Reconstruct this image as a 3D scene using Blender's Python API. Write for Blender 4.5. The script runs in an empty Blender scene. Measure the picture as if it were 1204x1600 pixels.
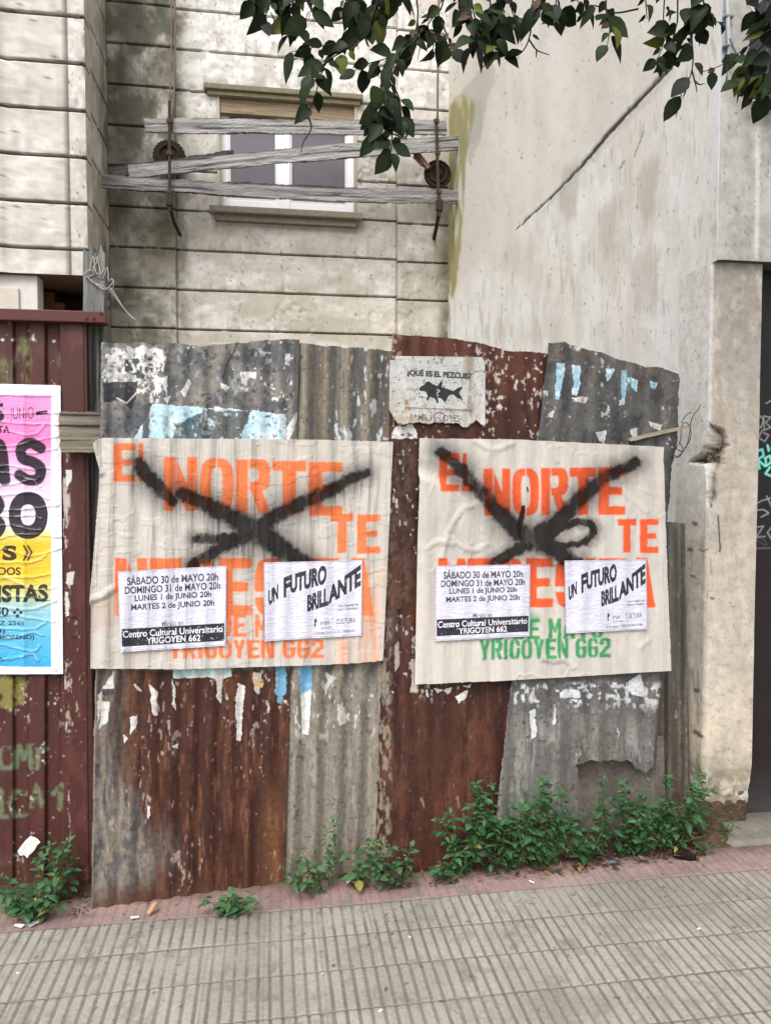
import bpy, math, random
import numpy as np
from mathutils import Vector, Matrix

# ------------------------------------------------------------------ camera
scene = bpy.context.scene
COL = scene.collection
TH, PH, F, CZ = math.radians(8.5), math.radians(-2.4), 1180.0, 1.69
cam_d = bpy.data.cameras.new("camera")
cam_d.lens = F / 1600.0 * 36.0
cam_d.sensor_width = 36.0
cam_d.clip_start, cam_d.clip_end = 0.05, 2000
cam = bpy.data.objects.new("camera", cam_d)
cam.location = (0, 0, CZ)
cam.rotation_euler = (math.radians(90) + PH, 0, -TH)
COL.objects.link(cam)
scene.camera = cam

# ------------------------------------------------------------------ light: bright overcast sky, soft sun
SUN_EL, SUN_AZ = math.radians(52), math.radians(205)      # azimuth clockwise from +Y: behind the viewer, to the left
world = bpy.data.worlds.new("World")
scene.world = world
world.use_nodes = True
wn, wl = world.node_tree.nodes, world.node_tree.links
bg = wn['Background']
sky = wn.new('ShaderNodeTexSky')
sky.sky_type = 'NISHITA'
sky.sun_disc = False
sky.sun_elevation, sky.sun_rotation = SUN_EL, SUN_AZ
sky.air_density, sky.dust_density = 1.0, 4.0
hs = wn.new('ShaderNodeHueSaturation')
hs.inputs['Saturation'].default_value = 0.32
wl.new(sky.outputs[0], hs.inputs['Color'])
wl.new(hs.outputs[0], bg.inputs[0])
bg.inputs[1].default_value = 0.15
sun_d = bpy.data.lights.new("sun", 'SUN')
sun_d.energy, sun_d.angle, sun_d.color = 0.9, math.radians(24), (1.0, 0.985, 0.96)
sun = bpy.data.objects.new("sun", sun_d)
COL.objects.link(sun)
sd = Vector((math.sin(SUN_AZ) * math.cos(SUN_EL), math.cos(SUN_AZ) * math.cos(SUN_EL), math.sin(SUN_EL)))
sun.rotation_euler = sd.to_track_quat('Z', 'Y').to_euler()
sun.location = sd * 30
scene.view_settings.view_transform = 'Standard'
scene.view_settings.look = 'None'
scene.view_settings.gamma = 1.0
scene.view_settings.exposure = 0.8

# ------------------------------------------------------------------ geometry helpers
cF = np.array([math.sin(TH) * math.cos(PH), math.cos(TH) * math.cos(PH), math.sin(PH)])
cR = np.array([math.cos(TH), -math.sin(TH), 0.0])
cU = np.cross(cR, cF)
CAM = np.array([0, 0, CZ])

def P(px, py, Y):
    """the point of the vertical plane y = Y that lies under a given point of the survey photograph"""
    px, py, Y = np.broadcast_arrays(np.asarray(px, float), np.asarray(py, float), np.asarray(Y, float))
    d = cF + cR * ((px - 602) / F)[..., None] + cU * ((800 - py) / F)[..., None]
    return CAM + d * (Y / d[..., 1])[..., None]

def PG(px, py, z=0.0):
    d = cF + cR * ((px - 602) / F) + cU * ((800 - py) / F)
    return CAM + d * ((z - CZ) / d[2])

def proj(V):
    q = V - CAM
    w = q @ cF
    w = np.where(w < 0.05, 0.05, w)
    return 602 + F * (q @ cR) / w, 800 - F * (q @ cU) / w

def S(r, g, b):
    c = np.array([r, g, b]) / 255.0
    return np.where(c <= 0.04045, c / 12.92, ((c + 0.055) / 1.055) ** 2.4)

def sm(a, b, x):
    t = np.clip((x - a) / (b - a), 0, 1)
    return t * t * (3 - 2 * t)

_T = {}
def vnoise(x, y, seed):
    if seed not in _T:
        r = np.random.RandomState(seed)
        _T[seed] = (r.permutation(256), r.rand(256))
    perm, val = _T[seed]
    xi, yi = np.floor(x).astype(np.int64), np.floor(y).astype(np.int64)
    fx, fy = x - xi, y - yi
    fx, fy = fx * fx * (3 - 2 * fx), fy * fy * (3 - 2 * fy)
    def h(i, j):
        return val[perm[(i + perm[j & 255]) & 255]]
    a, b, c, d = h(xi, yi), h(xi + 1, yi), h(xi, yi + 1), h(xi + 1, yi + 1)
    return (a * (1 - fx) + b * fx) * (1 - fy) + (c * (1 - fx) + d * fx) * fy

def fbm(x, y, seed, octv=5, gain=0.55):
    s, a, t = 0.0, 1.0, 0.0
    for k in range(octv):
        s = s + a * vnoise(x * 2 ** k + 17.3 * k, y * 2 ** k + 9.1 * k, seed + k)
        t += a
        a *= gain
    return .5 + (s / t - .5) * .74

def tag(o, label=None, cat=None, group=None, kind=None):
    if label: o['label'] = label
    if cat: o['category'] = cat
    if group: o['group'] = group
    if kind: o['kind'] = kind
    return o

def empty(name, loc, label, cat, group=None):
    o = bpy.data.objects.new(name, None)
    o.empty_display_size = 0.1
    o.location = loc
    COL.objects.link(o)
    return tag(o, label, cat, group)

def link(name, me, mat, parent=None):
    o = bpy.data.objects.new(name, me)
    COL.objects.link(o)
    if mat is not None:
        me.materials.append(mat)
    if parent is not None:
        o.parent = parent
        o.matrix_parent_inverse = Matrix.Translation(parent.location).inverted() if parent.type == 'EMPTY' else Matrix()
    return o

def raw_mesh(name, V, quads, cols=None, smooth=True):
    me = bpy.data.meshes.new(name)
    nq = len(quads)
    k = quads.shape[1]
    me.vertices.add(len(V))
    me.vertices.foreach_set('co', np.ascontiguousarray(V, np.float32).ravel())
    me.loops.add(nq * k)
    me.loops.foreach_set('vertex_index', np.ascontiguousarray(quads, np.int32).ravel())
    me.polygons.add(nq)
    me.polygons.foreach_set('loop_start', np.arange(nq, dtype=np.int32) * k)
    me.polygons.foreach_set('use_smooth', np.full(nq, smooth, bool))
    me.update(calc_edges=True)
    if cols is not None:
        ca = me.color_attributes.new('Col', 'FLOAT_COLOR', 'POINT')
        rgba = np.ones((len(V), 4), np.float32)
        rgba[:, :3] = np.clip(cols, 0, 1)
        ca.data.foreach_set('color', rgba.ravel())
    me.validate()
    return me

def grid_mesh(name, V, cols, keep=None, flip=False):
    nv, nu = V.shape[:2]
    idx = np.arange(nv * nu).reshape(nv, nu)
    q = np.stack([idx[1:, :-1], idx[1:, 1:], idx[:-1, 1:], idx[:-1, :-1]], -1)
    if flip:
        q = q[..., ::-1]
    if keep is not None:
        fk = keep[1:, :-1] & keep[1:, 1:] & keep[:-1, 1:] & keep[:-1, :-1]
        q = q[fk]
    q = q.reshape(-1, 4)
    used = np.zeros(nv * nu, bool)
    used[q.ravel()] = True
    remap = np.cumsum(used) - 1
    return raw_mesh(name, V.reshape(-1, 3)[used], remap[q], cols.reshape(-1, 3)[used])

class MB:
    """collects tubes, beams, boxes and leaves into one mesh"""
    def __init__(s):
        s.v, s.f, s.c, s.n = [], [], [], 0
    def add(s, V, faces, col):
        V = np.asarray(V, float)
        s.v.append(V)
        col = np.asarray(col, float)
        s.c.append(np.broadcast_to(col, V.shape).copy())
        for f in faces:
            s.f.append(tuple(i + s.n for i in f))
        s.n += len(V)
    def box(s, x0, x1, y0, y1, z0, z1, col, bev=0.0):
        b = min(bev, (x1 - x0) * .4, (y1 - y0) * .4, (z1 - z0) * .4)
        if b <= 0:
            V = [(x, y, z) for z in (z0, z1) for y in (y0, y1) for x in (x0, x1)]
            s.add(V, [(0, 2, 3, 1), (4, 5, 7, 6), (0, 1, 5, 4), (2, 6, 7, 3), (0, 4, 6, 2), (1, 3, 7, 5)], col)
            return
        import bmesh
        bm = bmesh.new()
        bmesh.ops.create_cube(bm, size=1)
        for v in bm.verts:
            v.co = Vector(((x0 + x1) / 2 + v.co.x * (x1 - x0), (y0 + y1) / 2 + v.co.y * (y1 - y0), (z0 + z1) / 2 + v.co.z * (z1 - z0)))
        bmesh.ops.bevel(bm, geom=bm.edges[:], offset=b, segments=2, affect='EDGES', profile=0.6)
        bm.verts.index_update()
        s.add([v.co[:] for v in bm.verts], [[v.index for v in f.verts] for f in bm.faces], col)
        bm.free()
    def tube(s, pts, rad, col, n=6, cap=True):
        pts = np.asarray(pts, float)
        m = len(pts)
        rad = np.broadcast_to(np.asarray(rad, float), (m,))
        t = np.gradient(pts, axis=0)
        t /= np.linalg.norm(t, axis=1)[:, None] + 1e-9
        ref = np.array([0.13, 0.31, 0.94]) if abs(t[0][2]) < .9 else np.array([0.97, 0.1, 0.2])
        V = []
        for i in range(m):
            a = np.cross(t[i], ref); a /= np.linalg.norm(a) + 1e-9
            b = np.cross(t[i], a)
            for k in range(n):
                w = 2 * math.pi * k / n
                V.append(pts[i] + rad[i] * (a * math.cos(w) + b * math.sin(w)))
        fs = []
        for i in range(m - 1):
            for k in range(n):
                k2 = (k + 1) % n
                fs.append((i * n + k, i * n + k2, (i + 1) * n + k2, (i + 1) * n + k))
        if cap:
            fs.append(tuple(range(n - 1, -1, -1)))
            fs.append(tuple((m - 1) * n + k for k in range(n)))
        s.add(V, fs, col)
    def beam(s, path, w, d, nseg, colf, rag=0.004, seed=0, endrag=0.02, axis='x', m=13):
        """a sawn timber along a path: w its visible height, d its thickness; ragged edges"""
        r = np.random.RandomState(seed)
        path = np.asarray(path, float)
        L = np.r_[0, np.cumsum(np.linalg.norm(np.diff(path, axis=0), axis=1))]
        tt = np.linspace(0, L[-1], nseg)
        C = np.stack([np.interp(tt, L, path[:, k]) for k in range(3)], 1)
        W = np.interp(tt, L, np.broadcast_to(w, (len(path),)))
        dirv = path[-1] - path[0]
        dirv = dirv / np.linalg.norm(dirv)
        side = np.array([0, -1, 0.0])
        up = np.cross(side, dirv) if axis == 'x' else np.cross(dirv, side)
        up /= np.linalg.norm(up)
        prof = [(-.5 + k / (m - 1), .5) for k in range(m)] + [(.5 - k / (m - 1), -.5) for k in range(m)]
        V, cc = [], []
        for i in range(nseg):
            j = 0
            for k, (a, b) in enumerate(prof):
                e = 0
                if i == 0: e = -1
                if i == nseg - 1: e = 1
                off = dirv * (e * endrag * vnoise(np.array(a * 9 + seed), np.array(b * 3.0 + e), 5))
                edge = 1.0 if abs(a) > .49 else 0.1
                sl = float(fbm(np.array(tt[i] * 4.5 / max(L[-1], .3) * 2 + seed), np.array(np.sign(a) * 3.0 + .5), 6, 4)) - .5
                p = C[i] + up * (a * W[i] + edge * rag * (3.2 * sl + .22 * r.randn())) + side * (b * d + .12 * rag * r.randn()) + off
                V.append(p); cc.append(colf(tt[i], a, b, p))
        N = len(prof)
        fs = []
        for i in range(nseg - 1):
            for k in range(N):
                k2 = (k + 1) % N
                fs.append((i * N + k, (i + 1) * N + k, (i + 1) * N + k2, i * N + k2))
        fs.append(tuple(range(N))); fs.append(tuple((nseg - 1) * N + k for k in range(N - 1, -1, -1)))
        s.add(V, fs, np.array(cc))
    def leaf(s, pos, d, nrm, L, W, col, bend=0.25, fold=0.25):
        d = np.asarray(d, float); d = d / np.linalg.norm(d)
        nrm = np.asarray(nrm, float)
        x = np.cross(d, nrm); x /= np.linalg.norm(x) + 1e-9
        nrm = np.cross(x, d)
        st = [(0.0, 0.0), (.12, .3), (.32, .5), (.55, .47), (.78, .27), (1.0, 0.0)]
        V, f = [], []
        for t, w in st:
            c = pos + d * (t * L) - nrm * (bend * L * t * t)
            if w == 0:
                V.append(c)
            else:
                V += [c - x * w * W + nrm * fold * w * W, c, c + x * w * W + nrm * fold * w * W]
        f += [(0, 2, 1), (0, 3, 2)]
        for k in range(3):
            a = 1 + 3 * k
            f += [(a, a + 1, a + 4, a + 3), (a + 1, a + 2, a + 5, a + 4)]
        f += [(10, 11, 13), (11, 12, 13)]
        cc = np.tile(np.asarray(col, float), (len(V), 1))
        cc[[2, 5, 8, 11]] *= 1.25
        s.add(V, f, cc)
    def build(s, name, mat, parent=None, smooth=False):
        me = bpy.data.meshes.new(name)
        V = np.concatenate(s.v)
        me.from_pydata(V.tolist(), [], s.f)
        cols = np.concatenate(s.c)
        ca = me.color_attributes.new('Col', 'FLOAT_COLOR', 'POINT')
        rgba = np.ones((len(V), 4), np.float32); rgba[:, :3] = np.clip(cols, 0, 1)
        ca.data.foreach_set('color', rgba.ravel())
        me.polygons.foreach_set('use_smooth', np.full(len(me.polygons), smooth, bool))
        me.validate(); me.update()
        return link(name, me, mat, parent)

def curve_pts(pts, n=20):
    """smooth polyline through points (Catmull-Rom)"""
    p = np.asarray(pts, float)
    p = np.vstack([2 * p[0] - p[1], p, 2 * p[-1] - p[-2]])
    out = []
    m = len(p) - 3
    for i in range(m):
        for t in np.linspace(0, 1, max(2, n // m), endpoint=(i == m - 1)):
            a, b, c, d = p[i:i + 4]
            out.append(.5 * (2 * b + (c - a) * t + (2 * a - 5 * b + 4 * c - d) * t * t + (3 * b - a - 3 * c + d) * t ** 3))
    return np.array(out)

# ------------------------------------------------------------------ materials
def mat_vcol(name, rough=.8, nscale=30, namt=.18, bscale=80, bstr=.25, bdist=.004, spec=.25, metal=0.0, stretch=(1, 1, 1), trans=0.0, rvar=0.0, detail=7):
    m = bpy.data.materials.new(name)
    m.use_nodes = True
    n, l = m.node_tree.nodes, m.node_tree.links
    b = n['Principled BSDF']
    at = n.new('ShaderNodeAttribute'); at.attribute_name = 'Col'
    tc = n.new('ShaderNodeTexCoord')
    mp = n.new('ShaderNodeMapping'); mp.inputs['Scale'].default_value = stretch
    l.new(tc.outputs['Object'], mp.inputs[0])
    n1 = n.new('ShaderNodeTexNoise'); n1.inputs['Scale'].default_value = nscale; n1.inputs['Detail'].default_value = detail; n1.inputs['Roughness'].default_value = .65
    l.new(mp.outputs[0], n1.inputs['Vector'])
    mr = n.new('ShaderNodeMapRange')
    for i, v in ((1, .3), (2, .7), (3, 1 - namt), (4, 1 + namt)):
        mr.inputs[i].default_value = v
    l.new(n1.outputs['Fac'], mr.inputs[0])
    vm = n.new('ShaderNodeVectorMath'); vm.operation = 'SCALE'
    l.new(at.outputs['Color'], vm.inputs[0]); l.new(mr.outputs[0], vm.inputs['Scale'])
    l.new(vm.outputs[0], b.inputs['Base Color'])
    n2 = n.new('ShaderNodeTexNoise'); n2.inputs['Scale'].default_value = bscale; n2.inputs['Detail'].default_value = 5
    l.new(mp.outputs[0], n2.inputs['Vector'])
    bp = n.new('ShaderNodeBump'); bp.inputs['Strength'].default_value = bstr; bp.inputs['Distance'].default_value = bdist
    l.new(n2.outputs['Fac'], bp.inputs['Height']); l.new(bp.outputs[0], b.inputs['Normal'])
    b.inputs['Roughness'].default_value = rough
    if rvar:
        r2 = n.new('ShaderNodeMapRange')
        for i, v in ((1, .3), (2, .7), (3, rough - rvar), (4, rough + rvar)):
            r2.inputs[i].default_value = v
        l.new(n1.outputs['Fac'], r2.inputs[0]); l.new(r2.outputs[0], b.inputs['Roughness'])
    b.inputs['Specular IOR Level'].default_value = spec
    b.inputs['Metallic'].default_value = metal
    if trans:
        tr = n.new('ShaderNodeBsdfTranslucent')
        l.new(vm.outputs[0], tr.inputs['Color'])
        mx = n.new('ShaderNodeMixShader'); mx.inputs[0].default_value = trans
        l.new(b.outputs[0], mx.inputs[1]); l.new(tr.outputs[0], mx.inputs[2])
        l.new(mx.outputs[0], n['Material Output'].inputs[0])
    return m

M = dict(
    plaster=mat_vcol('plaster', .9, 9, .10, 60, .35, .006, .15),
    smooth_plaster=mat_vcol('smooth_plaster', .9, 40, .05, 70, .22, .003, .15),
    sheet=mat_vcol('weathered_sheet', .62, 55, .30, 120, .35, .0025, .35, .12, rvar=.12),
    rust_paint=mat_vcol('brown_painted_metal', .55, 40, .14, 150, .2, .0015, .35, rvar=.1),
    paper=mat_vcol('pasted_paper', .75, 60, .05, 90, .25, .0015, .2),
    cloth=mat_vcol('poster_paper', .8, 35, .06, 70, .3, .002, .15),
    wood=mat_vcol('old_wood', .85, 6, .35, 14, .35, .004, .15, stretch=(.6, 8, 8)),
    post=mat_vcol('old_post_wood', .85, 6, .35, 14, .5, .006, .15, stretch=(9, 9, .6)),
    rust=mat_vcol('rusty_iron', .8, 60, .35, 90, .5, .003, .2),
    pave=mat_vcol('cement_tile', .85, 70, .2, 220, .3, .0015, .25),
    soil=mat_vcol('soil', .95, 40, .45, 60, .8, .02, .1),
    weed=mat_vcol('weed_leaf', .55, 30, .2, 60, .2, .002, .35, trans=.18),
    leaf=mat_vcol('tree_leaf', .5, 25, .18, 50, .2, .002, .14, trans=.05),
    bark=mat_vcol('bark', .9, 50, .3, 80, .6, .004, .15),
    pvc=mat_vcol('white_window_frame', .35, 20, .03, 40, .05, .001, .5),
    screen=mat_vcol('window_screen', .3, 8, .06, 500, .3, .0008, .5),
    door=mat_vcol('door_paint', .5, 12, .2, 90, .2, .002, .35),
    wire=mat_vcol('wire_metal', .5, 30, .1, 50, .1, .001, .4),
    concrete=mat_vcol('concrete', .9, 22, .18, 120, .4, .003, .15),
)

# ------------------------------------------------------------------ painting on grids
class G:
    """a quad of surface sampled densely; every sample carries its colour (pigment) and a height"""
    def __init__(s, tl, tr, br, bl, step=1.0, su=None):
        w = max(abs(tr[0] - tl[0]), abs(br[0] - bl[0])); h = max(abs(bl[1] - tl[1]), abs(br[1] - tr[1]))
        nu, nv = int(w / (su or step)) + 2, int(h / step) + 2
        u, v = np.meshgrid(np.linspace(0, 1, nu), np.linspace(0, 1, nv))
        def bl_(a, b, c, d): return (a * (1 - u) + b * u) * (1 - v) + (d * (1 - u) + c * u) * v
        s.u, s.v = u, v
        s.X, s.Y = bl_(tl[0], tr[0], br[0], bl[0]), bl_(tl[1], tr[1], br[1], bl[1])
        s.start()
    def start(s):
        s.col = np.zeros(s.X.shape + (3,)); s.h = np.zeros(s.X.shape); s.keep = np.ones(s.X.shape, bool)
        s.cmin, s.cmax, s.rmin, s.rmax = s.X.min(0), s.X.max(0), s.Y.min(1), s.Y.max(1)
    @classmethod
    def of(cls, X, Y):
        s = cls.__new__(cls); s.X, s.Y = X, Y; s.start(); return s
    def win(s, x0, x1, y0, y1):
        c = np.where((s.cmax >= x0) & (s.cmin <= x1))[0]; r = np.where((s.rmax >= y0) & (s.rmin <= y1))[0]
        if len(c) == 0 or len(r) == 0: return None
        return slice(r[0], r[-1] + 1), slice(c[0], c[-1] + 1)
    def n(s, sx, sy, seed, o=5, gain=.55):
        return fbm(s.X / sx, s.Y / sy, seed, o, gain)
    def mix(s, m, c):
        m = np.clip(m, 0, 1)[..., None]
        s.col = s.col * (1 - m) + np.asarray(c) * m
    def mul(s, f):
        s.col = s.col * np.asarray(f)[..., None]
    def poly(s, pts, jit=0, seed=3, js=9.0):
        X, Y = s.X, s.Y
        xs, ys = [p[0] for p in pts], [p[1] for p in pts]
        w = s.win(min(xs) - jit, max(xs) + jit, min(ys) - jit, max(ys) + jit)
        out = np.zeros(X.shape)
        if w is None: return out
        X, Y = X[w], Y[w]
        if jit:
            X, Y = X + jit * 2 * (fbm(X / js, Y / js, seed, 3) - .5), Y + jit * 2 * (fbm(X / js + 50, Y / js, seed + 7, 3) - .5)
        ins = np.zeros(X.shape, bool)
        m = len(pts)
        for i in range(m):
            (xa, ya), (xb, yb) = pts[i], pts[(i + 1) % m]
            if ya == yb: continue
            c = (ya > Y) != (yb > Y)
            ins ^= c & (X < (xb - xa) * (Y - ya) / (yb - ya) + xa)
        out[w] = ins
        return out
    def stroke(s, pts, w, soft=.4, jit=0, seed=4):
        """soft round brush along a polyline; w = half width, scalar or per point"""
        pts = np.asarray(pts, float)
        W = np.broadcast_to(np.asarray(w, float), (len(pts),))
        out = np.zeros(s.X.shape)
        pad = W.max() * (1.2 + soft) + jit
        wi = s.win(pts[:, 0].min() - pad, pts[:, 0].max() + pad, pts[:, 1].min() - pad, pts[:, 1].max() + pad)
        if wi is None: return out
        X, Y = s.X[wi], s.Y[wi]
        if jit:
            X = X + jit * 2 * (fbm(X / 7, Y / 7, seed, 3) - .5); Y = Y + jit * 2 * (fbm(X / 7 + 31, Y / 7, seed + 5, 3) - .5)
        best = np.zeros(X.shape)
        for i in range(len(pts) - 1):
            (xa, ya), (xb, yb) = pts[i], pts[i + 1]
            dx, dy = xb - xa, yb - ya
            t = np.clip(((X - xa) * dx + (Y - ya) * dy) / (dx * dx + dy * dy + 1e-9), 0, 1)
            d = np.hypot(X - xa - t * dx, Y - ya - t * dy) / (W[i] * (1 - t) + W[i + 1] * t)
            best = np.maximum(best, 1 - sm(1 - soft, 1 + soft, d))
        out[wi] = best
        return out
    def tris(s, T):
        out = np.zeros(s.X.shape, bool)
        for a, b, c in T:
            x0, x1 = min(a[0], b[0], c[0]), max(a[0], b[0], c[0]); y0, y1 = min(a[1], b[1], c[1]), max(a[1], b[1], c[1])
            w = s.win(x0, x1, y0, y1)
            if w is None: continue
            X, Y = s.X[w], s.Y[w]
            e = lambda p, q: (q[0] - p[0]) * (Y - p[1]) - (q[1] - p[1]) * (X - p[0])
            e1, e2, e3 = e(a, b), e(b, c), e(c, a)
            out[w] |= ((e1 >= 0) & (e2 >= 0) & (e3 >= 0)) | ((e1 <= 0) & (e2 <= 0) & (e3 <= 0))
        return out.astype(float)
    def text(s, txt, quad, bold=0.0):
        """lettering filling a quad tl, tr, br, bl"""
        T = text_tris(txt, bold)
        lo, hi = T.reshape(-1, 2).min(0), T.reshape(-1, 2).max(0)
        q = (T - lo) / (hi - lo)
        u, v = q[..., 0:1], 1 - q[..., 1:2]
        tl, tr, br, bl = [np.array(p, float) for p in quad]
        return s.tris((tl * (1 - u) + tr * u) * (1 - v) + (bl * (1 - u) + br * u) * v)
    def line(s, txt, x0, x1, ytop, ybot, slope=0.0, bold=0.0):
        return s.text(txt, ((x0, ytop), (x1, ytop + slope * (x1 - x0)), (x1, ybot + slope * (x1 - x0)), (x0, ybot)), bold)
    def blur(s, a, k=1):
        for _ in range(k):
            a = (a + np.roll(a, 1, 0) + np.roll(a, -1, 0) + np.roll(a, 1, 1) + np.roll(a, -1, 1)) / 5
        return a

_TC = {}
def text_tris(txt, bold=0.0):
    if (txt, bold) in _TC: return _TC[(txt, bold)]
    cu = bpy.data.curves.new('lettering_tmp', 'FONT')
    cu.body = txt; cu.offset = bold; cu.resolution_u = 4
    o = bpy.data.objects.new('lettering_tmp', cu)
    COL.objects.link(o)
    bpy.context.view_layer.update()
    me = o.evaluated_get(bpy.context.evaluated_depsgraph_get()).to_mesh()
    me.calc_loop_triangles()
    co = np.array([v.co[:2] for v in me.vertices])
    T = co[np.array([t.vertices[:] for t in me.loop_triangles])]
    bpy.data.objects.remove(o); bpy.data.curves.remove(cu)
    _TC[(txt, bold)] = T
    return T

def rct(a, b, c, d): return [(a, b), (c, b), (c, d), (a, d)]
def ring(x0, x1, y0, y1, t0=0, t1=2 * math.pi, p=3.2, n=40):
    o = []
    for k in range(n + 1):
        a = t0 + (t1 - t0) * k / n
        c, s_ = math.cos(a), math.sin(a)
        o.append(((x0 + x1) / 2 + (x1 - x0) / 2 * abs(c) ** (2 / p) * (1 if c >= 0 else -1), (y0 + y1) / 2 + (y1 - y0) / 2 * abs(s_) ** (2 / p) * (1 if s_ >= 0 else -1)))
    return o
# heavy stencil capitals: (solid polygons, holes) in a unit box, y up
ST = {
 'E': ([rct(0, 0, .4, 1), rct(0, .82, 1, 1), rct(0, .42, .88, .59), rct(0, 0, 1, .18)], []),
 'L': ([rct(0, 0, .42, 1), rct(0, 0, 1, .19)], []),
 'N': ([rct(0, 0, .31, 1), rct(.69, 0, 1, 1), [(.0, 1), (.36, 1), (1, 0), (.66, 0)]], []),
 'O': ([ring(0, 1, 0, 1)], [ring(.33, .67, .16, .84)]),
 'R': ([rct(0, 0, .34, 1), rct(.1, .84, .7, 1), rct(.1, .42, .7, .58), ring(.35, 1, .42, 1), [(.4, .5), (.72, .5), (1.02, 0), (.66, 0)]], [ring(.36, .66, .58, .84)]),
 'T': ([rct(0, .81, 1, 1), rct(.3, 0, .7, 1)], []),
 'C': ([ring(0, 1, 0, 1)], [ring(.35, .68, .17, .83), rct(.55, .36, 1.1, .64)]),
 'S': ([ring(0, 1, 0, 1)], [rct(.36, .6, .64, .84), rct(.36, .16, .64, .4), rct(.64, .58, 1.1, .68), rct(-.1, .32, .36, .42)]),
 'I': ([rct(.1, 0, .9, 1)], []),
 'A': ([[(0, 0), (.3, 1), (.7, 1), (1, 0), (.64, 0), (.5, .72), (.36, 0)], rct(.28, .2, .72, .36)], []),
 'D': ([rct(0, 0, .4, 1), ring(-.3, 1, 0, 1)], [ring(.38, .66, .17, .83), rct(-.5, -.1, 0, 1.1)]),
 'M': ([rct(0, 0, .27, 1), rct(.73, 0, 1, 1), [(0, 1), (.3, 1), (.58, .3), (.42, .3)], [(1, 1), (.7, 1), (.42, .3), (.58, .3)]], []),
 'Y': ([[(0, 1), (.36, 1), (.5, .66), (.64, 1), (1, 1), (.68, .42), (.68, 0), (.32, 0), (.32, .42)]], []),
 'G': ([ring(0, 1, 0, 1)], [ring(.36, .66, .17, .83), rct(.6, .58, 1.1, .68)]),
 '6': ([ring(0, 1, 0, 1)], [ring(.36, .64, .16, .42), rct(.36, .58, .66, .83), rct(.64, .6, 1.1, .72)]),
 '2': ([rct(0, 0, 1, .19), ring(0, 1, .42, 1), [(0, .19), (.4, .19), (1, .62), (.6, .62)]], [rct(.36, .62, .62, .83), rct(-.1, .42, .36, .66), [(.2, .4), (.75, .66), (.36, .66)]]),
 '9': ([ring(0, 1, 0, 1)], [ring(.36, .64, .58, .84), rct(.34, .17, .64, .42), rct(-.1, .28, .36, .4)]),
}
def stencil(g, txt, x0, x1, y0, y1, slope=0.0, gap=.10, widths=None, bridges=True):
    m = np.zeros(g.X.shape)
    ws = [(.45 if c in ' I' else (widths or {}).get(c, 1.0)) for c in txt]
    tot = sum(ws) + gap * (len(txt) - 1)
    sc = (x1 - x0) / tot
    x = x0
    for c, w in zip(txt, ws):
        if c != ' ':
            pol, hol = ST[c]
            def pos(p): return (x + p[0] * w * sc, y1 + slope * (x - x0) - p[1] * (y1 - y0))
            lm = np.zeros(g.X.shape)
            for p in pol: lm = np.maximum(lm, g.poly([pos(q) for q in p], 1.0, 11, 8))
            for p in hol: lm = lm * (1 - g.poly([pos(q) for q in p], 1.0, 11, 8))
            if bridges and c in 'ORDCG69N':
                b = .5 if c in 'OCG69' else .37
                lm = lm * (1 - g.poly([pos(q) for q in rct(b - .025, -.05, b + .025, 1.05)]) * .75)
            m = np.maximum(m, lm)
        x += (w + gap) * sc
    return g.blur(m, 2)

def fenceY(px):
    return np.interp(px, [-300, 140, 445, 600, 780, 850, 1065, 1204], [3.0, 3.05, 3.135, 3.16, 3.19, 3.20, 3.30, 3.36])

# ================================================================== the setting
def rows_with_lines(z0, z1, lines, step, w):
    z = list(np.arange(z0, z1 + step, step))
    for c in lines:
        z += [c - w, c - .6 * w, c - .2 * w, c + .2 * w, c + .6 * w, c + w]
    z = np.unique(np.round([q for q in z if z0 <= q <= z1], 4))
    return z

# ground: one sheet to the horizon
g = np.linspace(-400, 400, 41)
gx, gy = np.meshgrid(g, g)
gv = np.stack([gx, gy, np.full_like(gx, -.06)], -1)
tag(link('ground', grid_mesh('ground', gv, np.full(gv.shape, .12)), M['concrete']), kind='structure')

# sidewalk: ribbed cement tiles, a pink row along the fence
YB = 2.935
X0G = PG(422, 1500)[0]
xs = np.concatenate([np.arange(-9, -2.3, .4), np.arange(-2.3, 3.3, .004), np.arange(3.3, 9, .4)])
yl = [YB - .2 * k for k in range(-1, 24)]
ys = np.unique(np.round(np.concatenate([np.arange(-1.6, 1.8, .2), np.arange(1.8, 3.14, .008)] + [np.array([c - .005, c - .002, c + .002, c + .005]) for c in yl if 1.8 < c < 3.13] + [[3.14]]), 4))
X, Y = np.meshgrid(xs, ys)
fine = (X > -2.3) & (X < 3.3) & (Y > 1.75)
Xw = X + .004 * (fbm(X * 3, Y * 3, 601, 3) - .5)
rw = np.floor((Y - YB) / .2 + 1e-6)
Xw = Xw + .007 * (vnoise(rw * 7.3 + .2, rw * 0 + .5, 605) - .5) + .004 * (vnoise(np.floor((X - X0G + .02) / .2) * 2.3 + .4, rw * 3.1 + .4, 606) - .5)
ph = ((Xw - X0G) / .04 + .5) % 1.0
wear = fbm(X * 1.7, Y * 3, 611, 4)
fill = .8 * sm(.58, .72, wear - .03 + .25 * sm(2.72, 2.93, Y) * np.exp(-((X - .15) / .45) ** 2))
gro = (1 - sm(.10, .18, np.abs(ph - .5))) * (1 - .85 * fill)
pink = sm(YB - .004, YB + .004, Y)
gro = gro * (1 - .55 * pink) * fine
jd = np.min([np.abs(Y - c - .0025 * np.sin(X * 2 + c * 40)) for c in yl], 0)
jx = np.abs((X - X0G + .02 + .1) % .2 - .1)
jm = np.maximum(1 - sm(.002, .0055, jd), .5 * (1 - sm(.001, .0035, jx)) * (vnoise(X * 2, Y * 2, 645) > .4)) * fine * (.6 + .4 * vnoise(X * 3, Y * 5, 640))
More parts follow.
